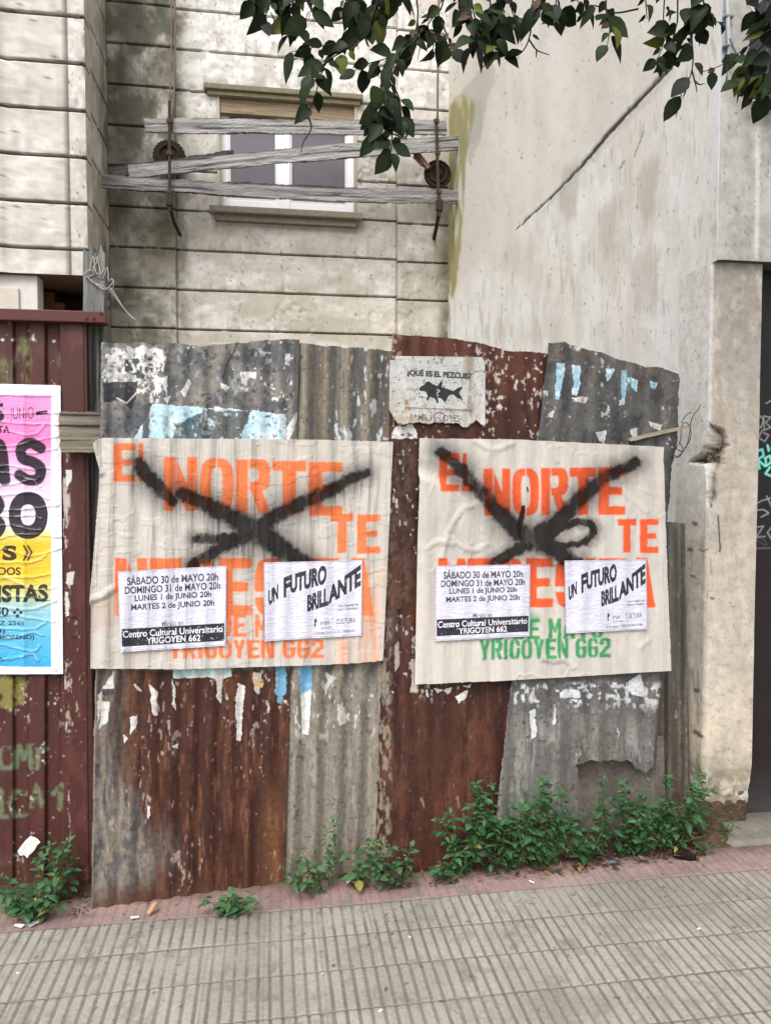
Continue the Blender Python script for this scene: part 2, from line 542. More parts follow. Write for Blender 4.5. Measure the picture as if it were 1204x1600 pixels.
tx, ty = np.floor((X - X0G + .02) / .2), np.floor((Y - YB) / .2 + 1e-6)
tv = vnoise(tx * 3.37 + .5, ty * 5.11 + .5, 621)
Z = -.0032 * gro - .003 * jm + .006 * (fbm(X * .8, Y * 1.1, 631, 3) - .5) + .002 * (vnoise(tx * 1.7 + .3, ty * 2.3, 77) - .5) * fine
Z = np.where(fine, Z, Z - .002)
col = np.zeros(X.shape + (3,)) + S(150, 146, 137)
def mx(m, c):
    global col
    m = np.clip(m, 0, 1)[..., None]
    col = col * (1 - m) + np.asarray(c) * m
mx(.75 * sm(.2, .8, tv), S(160, 155, 143)); mx(.5 * sm(.45, .7, fbm(X * 2.3, Y * 2.3, 651)), S(122, 119, 111))
mx(.35 * sm(.5, .7, fbm(X * 5, Y * 5, 661)), S(150, 143, 134))
mx(.25 * sm(.55, .7, fbm(X * 3.1, Y * 4, 671)), S(134, 134, 112))
pk = S(150, 122, 117)
mx(pink * .92, pk); mx(pink * .6 * sm(.45, .65, fbm(X * 6, Y * 9, 681)), S(124, 98, 95)); mx(pink * .5 * sm(.5, .7, fbm(X * 4, Y * 9, 691)), S(164, 146, 140))
mx((1 - pink) * .4 * sm(YB - .25, YB, Y) * sm(.45, .65, fbm(X * 6, Y * 6, 701)), S(150, 128, 120))
mx(gro * .72, S(102, 98, 90)); mx(jm * .85, S(74, 71, 66))
mx(.45 * sm(.5, .62, fbm(X * 1.3, Y * 2.2, 712)), S(118, 112, 104)); mx(.3 * gro * sm(.5, .6, fbm(X * 9, Y * 6, 713)), S(80, 76, 70)); mx(.5 * sm(.57, .66, fbm(X * 24, Y * 24, 714)), S(120, 116, 106))
mx(.6 * sm(.60, .72, fbm(X * 14, Y * 14, 711)), S(110, 105, 97))
mx(.8 * sm(.71, .76, fbm(X * 30, Y * 30, 721, 3)), S(70, 66, 60))
mx(.7 * sm(3.04, 3.15, Y + .12 * (fbm(X * 5, Y * 5, 731) - .5)), S(88, 72, 64))
sw = link('sidewalk', grid_mesh('sidewalk', np.stack([X, Y, Z], -1), col, flip=True), M['pave'])
tag(sw, kind='structure')

# soil along the foot of the fence
xs, ys = np.arange(-2.6, 3.0, .012), np.arange(3.10, 3.75, .012)
X, Y = np.meshgrid(xs, ys)
edge = sm(3.10, 3.22, Y + .10 * (fbm(X * 3, Y * 3, 741) - .5))
Z = -.02 + .05 * edge + .035 * (fbm(X * 7, Y * 7, 751) - .5) * edge + .10 * np.exp(-((X - 2.02) / .28) ** 2) * sm(3.2, 3.36, Y)
Z = Z - .14 * sm(2.06, 2.22, X + .1 * (fbm(X * 8, Y * 8, 755) - .5)) * (1 - .9 * sm(3.34, 3.40, Y) * (X < 2.3))
col = np.zeros(X.shape + (3,)) + S(70, 56, 46)
mx(.7 * sm(.4, .7, fbm(X * 9, Y * 9, 761)), S(98, 82, 68)); mx(.6 * sm(.55, .7, fbm(X * 20, Y * 20, 771)), S(48, 38, 32))
tag(link('soil', grid_mesh('soil', np.stack([X, Y, Z], -1), col, flip=True), M['soil']), kind='structure')

# worn concrete apron before the door on the right
xs, ys = np.arange(1.98, 4.2, .012), np.arange(3.142, 3.47, .012)
X, Y = np.meshgrid(xs, ys)
rim = np.minimum(sm(1.98, 2.05, X + .05 * (fbm(X * 9, Y * 9, 781) - .5)), sm(3.142, 3.16, Y))
Z = -.03 + .042 * rim + .008 * (fbm(X * 6, Y * 6, 791) - .5)
col = np.zeros(X.shape + (3,)) + S(118, 114, 104)
mx(.6 * sm(.45, .65, fbm(X * 8, Y * 8, 801)), S(120, 114, 104)); mx(.6 * sm(.55, .7, fbm(X * 18, Y * 18, 811)), S(136, 132, 120)); mx(.5 * sm(3.3, 3.42, Y), S(70, 66, 62))
tag(link('apron', grid_mesh('apron', np.stack([X, Y, Z], -1), col, flip=True), M['concrete']), kind='structure')

# ------------------------------------------------------------------ the house at the back
YBK, YPR = 8.8, 7.72
XC = P(135, 240, YPR)[0]                # corner of the projecting wing
XR = 2.057                               # face of the neighbour's party wall
house = empty('house', (XC, YPR, 0), 'two storey house of banded cream plaster set back behind the sheet metal fence', 'house')
zt = 9.2
SPB = .438
zb0 = P(180, 260, YBK)[2]
linesB = [zb0 + SPB * k for k in range(-12, 12)]
XQL, XQR = P(275, 300, YBK)[0], P(620, 300, YBK)[0]
def blockwall(xs, zs, lines, Yf, extra=None, seed=0, dep=.03, w=.02):
    X, Z = np.meshgrid(xs, zs)
    return X, Z
def groove(Z, z0, sp, w):
    d = np.abs((Z - z0 + sp / 2) % sp - sp / 2)
    return 1 - sm(0, w, d)

xs = np.unique(np.r_[np.arange(XC - 1.3, XR + .012, .011), XQL - .004, XQL + .004, XQR - .004, XQR + .004])
zs = rows_with_lines(0, zt, linesB + [c - .03 for c in linesB], .018, .021)
X, Z = np.meshgrid(xs, zs)
qr = sm(XQR - .004, XQR + .004, X); ql = 1 - sm(XQL - .004, XQL + .004, X)
Zs = Z + .03 * qr + .010 * (fbm(X * 1.3, Z * .0 + np.round((Z - zb0) / SPB) * 3.3, 812, 3) - .5)
gr = groove(Zs, zb0, SPB, .017)
jl = (1 - sm(.004, .016, np.abs(X - XQL))) * .8 + (1 - sm(.004, .016, np.abs(X - XQR))) * .8
brk = fbm(X * 9, Z * 9, 813, 4)
Yw = YBK - .03 * np.maximum(qr, ql) + .045 * gr * sm(.25, .4, brk) + .02 * jl + .014 * (fbm(X * 2.2, Z * 2.2, 814, 4) - .5) + .012 * sm(.63, .68, fbm(X * 5, Z * 5, 815))
V = np.stack([X, Yw, Z], -1)
px, py = proj(V)
b = G.of(px, py)
b.col[:] = S(206, 203, 197)
b.mix(.6 * sm(.4, .65, b.n(70, 50, 821)), S(186, 178, 166)); b.mix(.7 * sm(.48, .66, b.n(46, 30, 822)), S(222, 219, 212))
b.mix(.5 * sm(.5, .62, b.n(20, 24, 823)), S(176, 168, 155))
b.mix(.75 * (1 - sm(120, 210, py)) * sm(270, 330, px), S(232, 230, 226))
b.mix(.5 * sm(350, 520, py), S(192, 185, 174))
b.mix(.55 * sm(.50, .60, b.n(34, 26, 8351)), S(168, 161, 148)); b.mix(.3 * sm(.53, .62, b.n(60, 30, 8352)) * sm(180, 330, py), S(150, 146, 132)); b.mix(.5 * sm(.52, .58, b.n(10, 7, 8353)), S(186, 180, 170))
lq = 1 - sm(268, 300, px + 26 * (b.n(22, 22, 824) - .5))
b.mix(.8 * lq * sm(.30, .54, b.n(40, 60, 825)), S(120, 118, 104)); b.mix(.8 * lq * sm(.44, .60, b.n(26, 34, 826)) * (1 - sm(140, 420, py) * .35), S(80, 80, 68)); b.mix(.5 * lq * sm(.50, .58, b.n(9, 9, 8354)), S(86, 86, 70))
b.mix(.55 * lq * sm(.55, .66, b.n(30, 18, 827)) * sm(200, 330, py), S(150, 158, 150)); b.mix(.6 * np.exp(-(((px - 255) / 26) ** 2 + ((py - 355) / 26) ** 2)), S(82, 84, 58))
b.mix(.55 * np.exp(-(((px - 250) / 24) ** 2 + ((py - 410) / 22) ** 2)), S(110, 92, 66))
b.mix(.6 * np.exp(-((px - 190) / 22.0) ** 2), S(86, 84, 72))
b.mix(.5 * np.exp(-((px - 285) / 16.0) ** 2) * sm(.45, .6, b.n(12, 30, 828)) * sm(330, 400, py), S(96, 92, 80))
rq = sm(612, 640, px)
b.mix(.55 * rq * sm(250, 340, py) * sm(.38, .6, b.n(30, 30, 829)), S(150, 144, 128)); b.mix(.5 * sm(672, 700, px) * sm(140, 300, py), S(120, 116, 92))
b.mix(.8 * sm(682, 696, px + 8 * (b.n(9, 20, 830) - .5)) * sm(330, 420, py), S(88, 86, 62))
b.mix(.7 * b.poly([(640, 433), (655, 430), (658, 444), (648, 455), (641, 452)], 3), S(205, 200, 194))
b.mix(.5 * b.stroke([(330, 138), (450, 134), (560, 150)], 13, .9) * sm(.3, .6, b.n(12, 9, 831)), S(126, 122, 110))
b.mix(.5 * sm(345, 350, py) * (1 - sm(352, 378, py)) * sm(326, 336, px) * (1 - sm(556, 566, px)), S(140, 132, 118))
b.mix(.6 * sm(340, 500, py) * sm(.46, .60, b.n(60, 22, 832)), S(158, 154, 136))
b.mix(.8 * gr * (.6 + .4 * sm(.35, .6, b.n(18, 6, 8361))), S(78, 74, 64)); b.mix(.5 * jl, S(110, 104, 92))
drip = sm(.5, .75, b.n(7, 60, 833)) * np.clip(1 - ((Zs - zb0) % SPB) / SPB, 0, 1) ** 2
b.mix(.5 * drip, S(120, 114, 100))
b.mix(.7 * sm(.70, .74, b.n(5, 5, 834, 3)), S(110, 104, 94))
inner = 1 - sm(XC - .01, XC, X)
b.mix(inner, S(96, 72, 56))
w0, w1 = P(341, 250, YBK)[0], P(556, 250, YBK)[0]
wz0, wz1 = P(450, 331, YBK)[2], P(450, 152, YBK)[2]
keep = ~((X > w0) & (X < w1) & (Z > wz0) & (Z < wz1))
link('wall', grid_mesh('house_wall', V, b.col, keep), M['plaster'], house)

# window: reveal + frame, panes, sill, ledge
win = MB()
wc = S(236, 238, 240); rv = S(172, 162, 142)
win.box(w0 - .012, w0 + .02, YBK - .012, YBK + .26, wz0, wz1, rv); win.box(w1 - .02, w1 + .012, YBK - .012, YBK + .26, wz0, wz1, rv)
fy0, fy1 = YBK + .10, YBK + .15
fzt = P(450, 178, fy0)[2]
def wx(p): return P(p, 260, fy0)[0]
def wz(p): return P(450, p, fy0)[2]
win.box(wx(338), wx(357), fy0, fy1, wz(331), wz(176), wc, .006); win.box(wx(542), wx(559), fy0, fy1, wz(331), wz(176), wc, .006)
win.box(wx(433), wx(453), fy0 - .01, fy1, wz(331), wz(180), wc, .006)
win.box(wx(357), wx(542), fy0 + .004, fy1, wz(331), wz(316), wc, .006); win.box(wx(357), wx(542), fy0 + .004, fy1, wz(184), wz(176), wc, .004)
window = win.build('window', M['pvc'], house)
for a, c in ((357, 433), (453, 542)):
    s_ = MB(); s_.box(wx(a), wx(c), fy0 + .025, fy0 + .032, wz(316), wz(184), S(98, 95, 100)); s_.build('pane', M['screen'], window)
    s_ = MB(); xa_, xb_, za_, zb_ = wx(a) + .001, wx(c) - .001, wz(316) + .001, wz(184) - .001
    o_ = [(xa_, za_), (xb_, za_), (xb_, zb_), (xa_, zb_)]; i_ = [(xa_ + .022, za_ + .022), (xb_ - .022, za_ + .022), (xb_ - .022, zb_ - .022), (xa_ + .022, zb_ - .022)]
    s_.add([(x_, yy, z_) for yy in (fy0 + .010, fy0 + .024) for x_, z_ in o_ + i_], [q for k in range(4) for q in ((k, (k + 1) % 4, 4 + (k + 1) % 4, 4 + k), (8 + k, 12 + k, 12 + (k + 1) % 4, 8 + (k + 1) % 4), (4 + k, 4 + (k + 1) % 4, 12 + (k + 1) % 4, 12 + k), (k, 8 + k, 8 + (k + 1) % 4, (k + 1) % 4))], S(215, 217, 220))
    s_.build('sash', M['pvc'], window)
s_ = MB()
s_.box(w0 + .02, w1 - .02, YBK + .02, YBK + .26, wz(188), wz1 + .02, S(150, 134, 110)); s_.box(w0 + .02, w1 - .02, YBK - .004, YBK + .019, wz(167), wz(161), S(128, 112, 90), .004)
s_.build('shutter_box', M['wood'], window)
s_ = MB()
s_.box(P(328, 330, YBK)[0], P(565, 330, YBK)[0], YBK - .11, YBK + .1, wz0 - .07, wz0, S(150, 143, 128), .012); s_.box(P(336, 330, YBK)[0], P(556, 330, YBK)[0], YBK - .06, YBK + .02, wz0 - .15, wz0 - .07, S(126, 118, 104), .01)
s_.build('sill', M['concrete'], window)
s_ = MB()
s_.box(P(319, 145, YBK)[0], P(566, 145, YBK)[0], YBK - .09, YBK + .02, wz1 - .005, wz1 + .055, S(124, 118, 98), .012); s_.box(P(324, 145, YBK)[0], P(562, 145, YBK)[0], YBK - .05, YBK + .02, wz1 - .05, wz1 - .005, S(150, 140, 112), .008)
s_.build('ledge', M['concrete'], window)

# projecting wing at the left: front, side, underside
SPP = 70 * 7.37 / 1180
zp0 = P(70, 169, YPR)[2]
zbot = P(70, 428, YPR)[2]
linesP = [zp0 + SPP * k for k in range(-12, 14)]
xs = np.unique(np.r_[np.arange(-5.2, -1.9, .06), np.arange(-1.9, XC, .011), XC])
zs = rows_with_lines(zbot, zt, linesP, .02, .021)
X, Z = np.meshgrid(xs, zs)
XJ = P(6, 240, YPR)[0]
gr = groove(Z + .008 * (fbm(X * 2, Z * 0 + np.round((Z - zp0) / SPP) * 2.7, 840, 3) - .5), zp0, SPP, .021)
jl = 1 - sm(.004, .016, np.abs(X - XJ))
arris = sm(XC - .03, XC, X) * sm(.45, .6, fbm(X * 0, Z * 7, 841, 4))
Yw = YPR + .045 * gr + .02 * jl + .02 * arris + .012 * (fbm(X * 2.5, Z * 2.5, 842, 4) - .5) - .02 * (X < XJ) + .01 * sm(.62, .68, fbm(X * 5, Z * 5, 843))
V = np.stack([X, Yw, Z], -1); px, py = proj(V)
b = G.of(px, py)
b.col[:] = S(206, 200, 191)
b.mix(.6 * sm(.42, .64, b.n(60, 44, 844)), S(190, 184, 174)); b.mix(.7 * sm(.5, .66, b.n(38, 30, 845)), S(222, 218, 212)); b.mix(.5 * sm(.54, .66, b.n(16, 16, 846)), S(180, 172, 162))
b.mix(.5 * sm(.52, .6, b.n(26, 16, 8441)), S(172, 164, 154)); b.mix(.45 * sm(.54, .6, b.n(8, 7, 8442)), S(184, 178, 170)); b.mix(.6 * sm(.46, .62, b.n(12, 8, 8443)) * np.exp(-(((Z - zp0) % SPP) / .07) ** 2), S(150, 142, 130)); b.mix(.5 * sm(.46, .62, b.n(12, 8, 8444)) * np.exp(-((((zp0 - Z) % SPP)) / .05) ** 2), S(140, 132, 122))
b.mix(.45 * sm(.46, .66, b.n(6, 40, 847)) * np.clip(1 - ((Z - zp0) % SPP) / SPP, 0, 1) ** 2, S(130, 122, 110))
b.mix(.35 * sm(118, 134, px) * sm(.45, .6, b.n(9, 12, 848)), S(158, 150, 136))
b.mix(.85 * gr, S(66, 60, 52)); b.mix(.6 * jl, S(96, 90, 80)); b.mix(.8 * sm(.69, .73, b.n(4.5, 4.5, 849, 3)), S(92, 86, 78))
b.mix(.5 * arris, S(150, 142, 128))
link('wing_front', grid_mesh('wing_front', V, b.col), M['plaster'], house)

def yat(pxv, X):                          # depth where the plane x = X shows at a given column
    d = P(pxv, 750, 1.0) - CAM
    return X / d[0]
Y1, Y2 = yat(151.5, XC), yat(164, XC)
for (ya, yb, off, dx, sd_) in ((YPR, Y1, 0.0, 0.0, 850), (Y1, YBK, .105, -.012, 870)):
    ysd = np.arange(ya, yb + .01, .016)
    ysd[-1] = yb
    zs = rows_with_lines(zbot if ya == YPR else 0, zt, [c + off for c in linesP], .02, .021)
    Y, Z = np.meshgrid(ysd, zs)
    gr = groove(Z, zp0 + off, SPP, .021)
    pil = (1 - sm(.01, .03, np.abs(Y - Y2))) * (ya != YPR)
    Xw = XC + dx - .04 * gr - .03 * pil + .012 * (fbm(Y * 2.5, Z * 2.5, sd_, 4) - .5)
    V = np.stack([Xw, Y, Z], -1); px, py = proj(V)
    b = G.of(px, py)
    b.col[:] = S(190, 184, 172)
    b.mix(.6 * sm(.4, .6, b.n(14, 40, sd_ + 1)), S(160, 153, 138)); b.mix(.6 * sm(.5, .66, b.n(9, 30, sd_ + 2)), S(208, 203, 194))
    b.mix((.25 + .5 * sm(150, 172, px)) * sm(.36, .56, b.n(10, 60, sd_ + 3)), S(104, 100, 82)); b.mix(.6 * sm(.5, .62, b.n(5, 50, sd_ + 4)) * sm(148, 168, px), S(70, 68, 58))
    b.mix(.85 * gr, S(50, 48, 40)); b.mix(.6 * pil, S(80, 76, 64))
    link('wing_side', grid_mesh('wing_side', V, b.col), M['plaster'], house)
s_ = MB()
s_.box(-5.2, XC, YPR + .02, YBK - .05, zbot, zbot + .05, S(112, 88, 70))
xa = P(56, 460, YPR)[0]
s_.box(-5.2, xa, YPR + .06, YPR + .26, 0, zbot, S(204, 200, 194), .01)
s_.box(-5.2, P(28, 460, YPR)[0], YPR + .03, YPR + .06, 0, P(20, 448, YPR)[2], S(196, 188, 176), .01)
s_.build('wing_base', M['plaster'], house)
s_ = MB()
for k, (pa, pb, yt) in enumerate(((58, 66, 432), (66, 84, 455), (84, 101, 472), (101, 134, 489))):
    q = P(pa, yt, 8.3); r_ = P(pb, yt, 8.3)
    s_.box(q[0], r_[0], 8.3, 8.72, 0, q[2], S(128, 84, 62) * (1 - .1 * k), .008)
s_.build('brick_stair', M['plaster'], house)

# ------------------------------------------------------------------ the neighbouring building at the right
nb = empty('neighbour_building', (XR, 3.3, 0), 'tall grey plastered building on the right with a graffitied dark door', 'building')
cols_px = np.r_[np.linspace(697, 1108, 430), np.linspace(1109, 1118, 6)]
ysr = np.unique(np.clip(np.array([yat(c, XR) for c in cols_px]), 3.31, YBK))
zs = np.arange(0, zt, .013)
Y, Z = np.meshgrid(ysr, zs)
X = XR + .02 * (fbm(Y * 1.1, Z * 1.1, 880, 4) - .5)
V = np.stack([X, Y, Z], -1); px, py = proj(V)
b = G.of(px, py)
crack = b.stroke([(1046, 106), (1000, 155), (960, 197), (905, 262), (860, 308), (805, 360)], [3.2, 3, 3, 2.2, 1.5, .8], .45, 2.0)
crk2 = b.stroke([(1005, 205), (990, 245)], [.9, .7], .5, 1) + b.stroke([(975, 252), (968, 262)], 1.2, .5)
b.h -= .006 * crack
b.col[:] = S(223, 218, 208)
band = sm(-20, 30, (py - 360) - (805 - px) * 1.03)        # below the sloping scar
b.mix(.5 * (1 - band) * sm(.36, .66, b.n(46, 150, 881)), S(202, 194, 182)); b.mix(.4 * (1 - band) * sm(.46, .66, b.n(30, 90, 882)), S(206, 196, 188))
b.mix(.85 * band * sm(.40, .58, b.n(22, 70, 883)), S(229, 228, 224)); b.mix(.55 * band * sm(.46, .62, b.n(28, 100, 884)), S(204, 196, 183)); b.mix(.4 * band * sm(.51, .62, b.n(12, 65, 885)), S(196, 188, 176))
b.mix(.55 * sm(1000, 1090, px), S(218, 216, 211)); b.mix(.25 * sm(.52, .66, b.n(14, 14, 886)), S(196, 191, 182))
for (x_, ya, yb, w_) in ((826, 60, 330, 6), (795, 100, 300, 4), (865, 40, 200, 4)):
    b.mix(.55 * b.stroke([(x_, ya), (x_ + 1, (ya + yb) / 2), (x_ - 2, yb)], [w_, w_ * 1.2, w_ * .4], .6, 2), S(222, 218, 212))
for (pg, c_, a_) in (([(880, 260), (905, 250), (902, 330), (888, 350), (872, 330)], S(180, 172, 160), .6), ([(1000, 258), (1027, 240), (1024, 320), (1010, 350), (998, 330)], S(182, 172, 158), .65), ([(935, 330), (960, 310), (962, 390), (940, 400)], S(186, 178, 166), .6), ([(985, 400), (1030, 390), (1024, 500), (990, 490)], S(190, 180, 166), .5)):
    b.mix(a_ * b.blur(b.poly(pg, 9, 9, 22), 8), c_)
b.mix(.92 * crack, S(52, 50, 48)); b.mix(.5 * b.stroke([(1046, 112), (960, 205), (860, 316)], [8, 6, 3], .9), S(176, 171, 164)); b.mix(.8 * crack, S(40, 38, 36)); b.mix(.8 * np.clip(crk2, 0, 1), S(90, 86, 82))
# moss and damp in the inner corner, under an old roof scar
moss = b.poly([(694, 172), (722, 148), (742, 160), (728, 260), (716, 420), (706, 470), (692, 440)], 7, 12, 30)
b.mix(.35 * b.poly([(694, 172), (762, 96), (775, 110), (748, 215), (712, 250)], 6, 13, 16), S(150, 146, 132))
b.mix(.8 * b.blur(moss, 3) * sm(.32, .5, b.n(8, 60, 887)), S(146, 140, 76)); b.mix(.6 * moss * sm(.5, .6, b.n(6, 50, 888)), S(214, 204, 176)); b.mix(.65 * sm(.5, .62, b.n(5, 70, 889)) * (1 - sm(700, 714, px)) * sm(170, 260, py), S(110, 104, 44))
b.mix(.5 * b.poly([(728, 205), (750, 150), (752, 215), (734, 260)], 8, 15, 14), S(168, 166, 158))
b.mix(.8 * sm(.71, .745, b.n(5, 5, 890, 3)), S(150, 142, 130)); b.mix(.5 * sm(.60, .7, b.n(4, 40, 891, 4)) * band, S(170, 160, 146))
b.mix(.6 * (1 - sm(.0, .9, Z)), S(120, 110, 96))
V[..., 0] -= b.h
zl = P(1113, 405, 3.3)[2]                  # underside of the lintel
link('side_wall', grid_mesh('side_wall', V, b.col, ~((Y < 3.335 + .296) & (Z < zl - .012)), flip=True), M['smooth_plaster'], nb)

zl = P(1113, 405, 3.3)[2]                  # underside of the lintel
xd = P(1177, 800, 3.36)[0]                 # door jamb
xs, zs = np.r_[np.arange(XR + .002, 2.9, .008), np.arange(2.9, 5.4, .08)], np.arange(zl, zt, .012)
X, Z = np.meshgrid(xs, zs)
Yw = 3.3 + .012 * (fbm(X * 3, Z * 3, 900, 4) - .5) + .004 * (fbm(X * 30, Z * 30, 901, 3) - .5) + .012 * (1 - sm(.0, .02, X - XR)) * fbm(X * 0, Z * 8, 902)
V = np.stack([X, Yw, Z], -1); px, py = proj(V)
b = G.of(px, py)
b.col[:] = S(176, 173, 167); b.mix(.6 * sm(.4, .62, b.n(24, 60, 903)), S(160, 156, 150)); b.mix(.5 * sm(.5, .64, b.n(9, 9, 904)), S(188, 185, 178))
b.mix(.6 * sm(.52, .62, b.n(16, 50, 905)) * sm(1150, 1175, px), S(146, 142, 136)); b.mix(.8 * b.stroke([(1183, 200), (1181, 400)], 3.5, .5, 2), S(206, 203, 197))
b.mix(.7 * sm(1118, 1113, px), S(196, 192, 186)); b.mix(.8 * sm(.68, .72, b.n(3, 3, 906, 3)), S(120, 116, 110))
link('facade', grid_mesh('facade', V, b.col), M['concrete'], nb)
s_ = MB(); s_.box(XR + .004, 5.4, 3.3 + .012, 3.62, zl - .002, zl + .06, S(96, 92, 86)); s_.build('lintel', M['concrete'], nb)

# pillar: plaster wrapped round the corner, knocked off at one place
ss = np.r_[np.arange(-.30, -.06, .006), np.arange(-.06, .06, .003), np.arange(.06, xd - XR + .004, .006)]
zs = np.arange(.10, zl + .001, .0065)
Sg, Z = np.meshgrid(ss, zs)
YPL = 3.335
r_ = .03
Y = np.where(Sg < 0, YPL - Sg, YPL); X = XR - .002 + np.where(Sg < 0, .02 * (fbm(Y * 1.1, Z * 1.1, 880, 4) - .5), .02 * (fbm(Y * 0 + 3.335 * 1.1, Z * 1.1, 880, 4) - .5) + Sg)
c0 = np.clip((Sg + r_) / (2 * r_), 0, 1) * math.pi / 2
near = np.abs(Sg) < r_
X = np.where(near, XR - .002 + .02 * (fbm(Y * 0 + 3.335 * 1.1, Z * 1.1, 880, 4) - .5) + r_ - r_ * np.cos(c0), X); Y = np.where(near, YPL + r_ - r_ * np.sin(c0), Y)
V = np.stack([X, Y, Z], -1)
px, py = proj(V)
nz = fbm(Sg * 16, Z * 16, 910, 4)
b = G.of(px, py)
chip = b.poly([(1108, 664), (1128, 672), (1137, 698), (1130, 716), (1120, 742), (1120, 778), (1110, 792), (1103, 786), (1104, 740), (1100, 724), (1076, 722), (1092, 713), (1101, 696), (1103, 676)], 4, 57, 9)
chip = b.blur(chip, 1)
low = (1 - sm(.16, .32, Z)) * sm(.4, .6, fbm(Sg * 9, Z * 9, 911))
d_ = chip * (.075 + .10 * (nz - .5) + .09 * (fbm(Sg * 70, Z * 70, 922, 3) - .5)) + .006 * (fbm(Sg * 5, Z * 5, 912) - .5) + .02 * low + .05 * (1 - sm(.1, .2, Z)) * fbm(Sg * 9, Z * 2, 913)
nx = np.where(Sg < -r_, 1.0, np.where(Sg > r_, 0.0, np.cos(c0))); ny = np.where(Sg < -r_, 0.0, np.where(Sg > r_, 1.0, np.sin(c0)))
V[..., 0] += nx * d_; V[..., 1] += ny * d_
b.col[:] = S(180, 172, 160)
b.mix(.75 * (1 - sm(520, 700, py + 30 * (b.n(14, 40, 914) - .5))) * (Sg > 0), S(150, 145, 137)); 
b.mix(.5 * sm(.42, .62, b.n(20, 70, 915)), S(164, 154, 140)); b.mix(.55 * sm(.5, .65, b.n(14, 30, 916)), S(196, 188, 176))
b.mix(.6 * sm(1000, 1150, py) * sm(.38, .6, b.n(18, 60, 917)), S(202, 188, 166)); b.mix(.65 * sm(1150, 1240, py) * sm(.42, .6, b.n(16, 22, 918)), S(112, 110, 84))
b.mix(.6 * sm(.56, .66, b.n(5, 34, 919)) * (Sg < .03), S(134, 126, 112)); b.mix(.6 * sm(.60, .7, b.n(10, 6, 920)), S(150, 142, 130))
pale_side = (1 - sm(-.02, .012, Sg)) * (1 - sm(700, 900, py + 60 * (b.n(20, 50, 923) - .5)))  # left face keeps the side wall's pale plaster colour, beige lower down
b.mix(.95 * pale_side, S(214, 211, 205)); b.mix(.5 * pale_side * sm(.5, .6, b.n(12, 50, 924)), S(196, 189, 178))
b.mix(.97 * chip, S(122, 108, 92)); b.mix(.9 * chip * sm(.48, .56, fbm(Sg * 55, Z * 55, 925, 3)), S(66, 58, 50)); b.mix(.7 * chip * sm(.54, .62, fbm(Sg * 45 + 9, Z * 45, 926, 3)), S(160, 148, 130))
b.mix(.85 * b.stroke([(1121, 806), (1124, 862)], 1.4, .5, 1.5), S(60, 54, 48)); b.mix(.8 * b.stroke([(1092, 858), (1098, 862), (1105, 858)], 1.2, .5), S(80, 72, 64))
for (x_, y_, w_) in ((1083, 818, 3), (1076, 858, 3), (1086, 1144, 4), (1092, 1150, 3), (1086, 1078, 2.5), (1079, 900, 2), (1110, 935, 2)):
    b.mix(.85 * b.stroke([(x_, y_), (x_ + 4, y_ + 1)], w_, .6, 3), S(74, 66, 58))
b.mix(.9 * b.stroke([(1075, 722), (1095, 717), (1112, 714)], [1, 3, 3], .5, 2), S(88, 78, 68))
b.mix(.6 * sm(.68, .72, b.n(3, 3, 921, 3)), S(112, 106, 98))
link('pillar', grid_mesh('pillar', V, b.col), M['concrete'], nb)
s_ = MB(); s_.box(XR - .004, xd - .004, YPL + .02, 3.7, 0, .12, S(84, 70, 58), .02); s_.box(xd - .05, xd - .001, YPL + .03, 3.52, .10, zl - .004, S(110, 104, 96)); s_.build('footing', M['soil'], nb)

# door
YD = 3.43
g = G((1150, 395), (1420, 380), (1420, 1345), (1150, 1330), 1.0)
g.col[:] = S(27, 25, 27)
g.mix(.8 * sm(640, 900, g.Y), S(34, 25, 24)); g.mix(.6 * sm(.45, .62, g.n(14, 40, 930)), S(40, 29, 29)); g.mix(.4 * sm(.5, .65, g.n(10, 10, 931)), S(28, 26, 30))
g.mix(.75 * sm(1180, 1290, g.Y + 30 * (g.n(14, 14, 932) - .5)), S(66, 64, 65)); g.mix(.6 * sm(.52, .6, g.n(5, 5, 933)) * sm(1200, 1270, g.Y), S(60, 58, 60))
seam = g.stroke([(1150, 857), (1420, 850)], 1.6, .4); g.mix(.8 * seam, S(90, 84, 80)); g.h -= .004 * seam
chalk = S(150, 150, 150)
for pts in ([(1183, 648), (1177, 655), (1178, 668), (1188, 668), (1192, 655), (1184, 648)], [(1192, 650), (1193, 672), (1203, 668), (1195, 660), (1203, 652), (1193, 650)], [(1190, 672), (1184, 684), (1194, 690), (1200, 680), (1192, 676)],
            [(1204, 778), (1190, 782), (1175, 790), (1178, 798), (1192, 796), (1200, 802), (1188, 808)], [(1197, 775), (1204, 790)], [(1180, 824), (1192, 822), (1180, 840), (1194, 838)], [(1204, 824), (1198, 832), (1204, 842)], [(1196, 630), (1204, 626)]):
    g.mix(.75 * g.stroke(pts, 1.1, .6, .8), chalk)
teal = S(120, 215, 200)
for pts in ([(1180, 704), (1186, 732)], [(1180, 706), (1190, 702), (1192, 712), (1183, 718), (1194, 728)], [(1198, 696), (1200, 704)], [(1194, 716), (1202, 712), (1204, 722), (1196, 728), (1195, 716)], [(1202, 730), (1195, 740), (1204, 744)], [(1204, 700), (1212, 704), (1206, 716), (1216, 726)]):
    g.mix(.95 * g.stroke(pts, 1.7, .5, .5), teal)
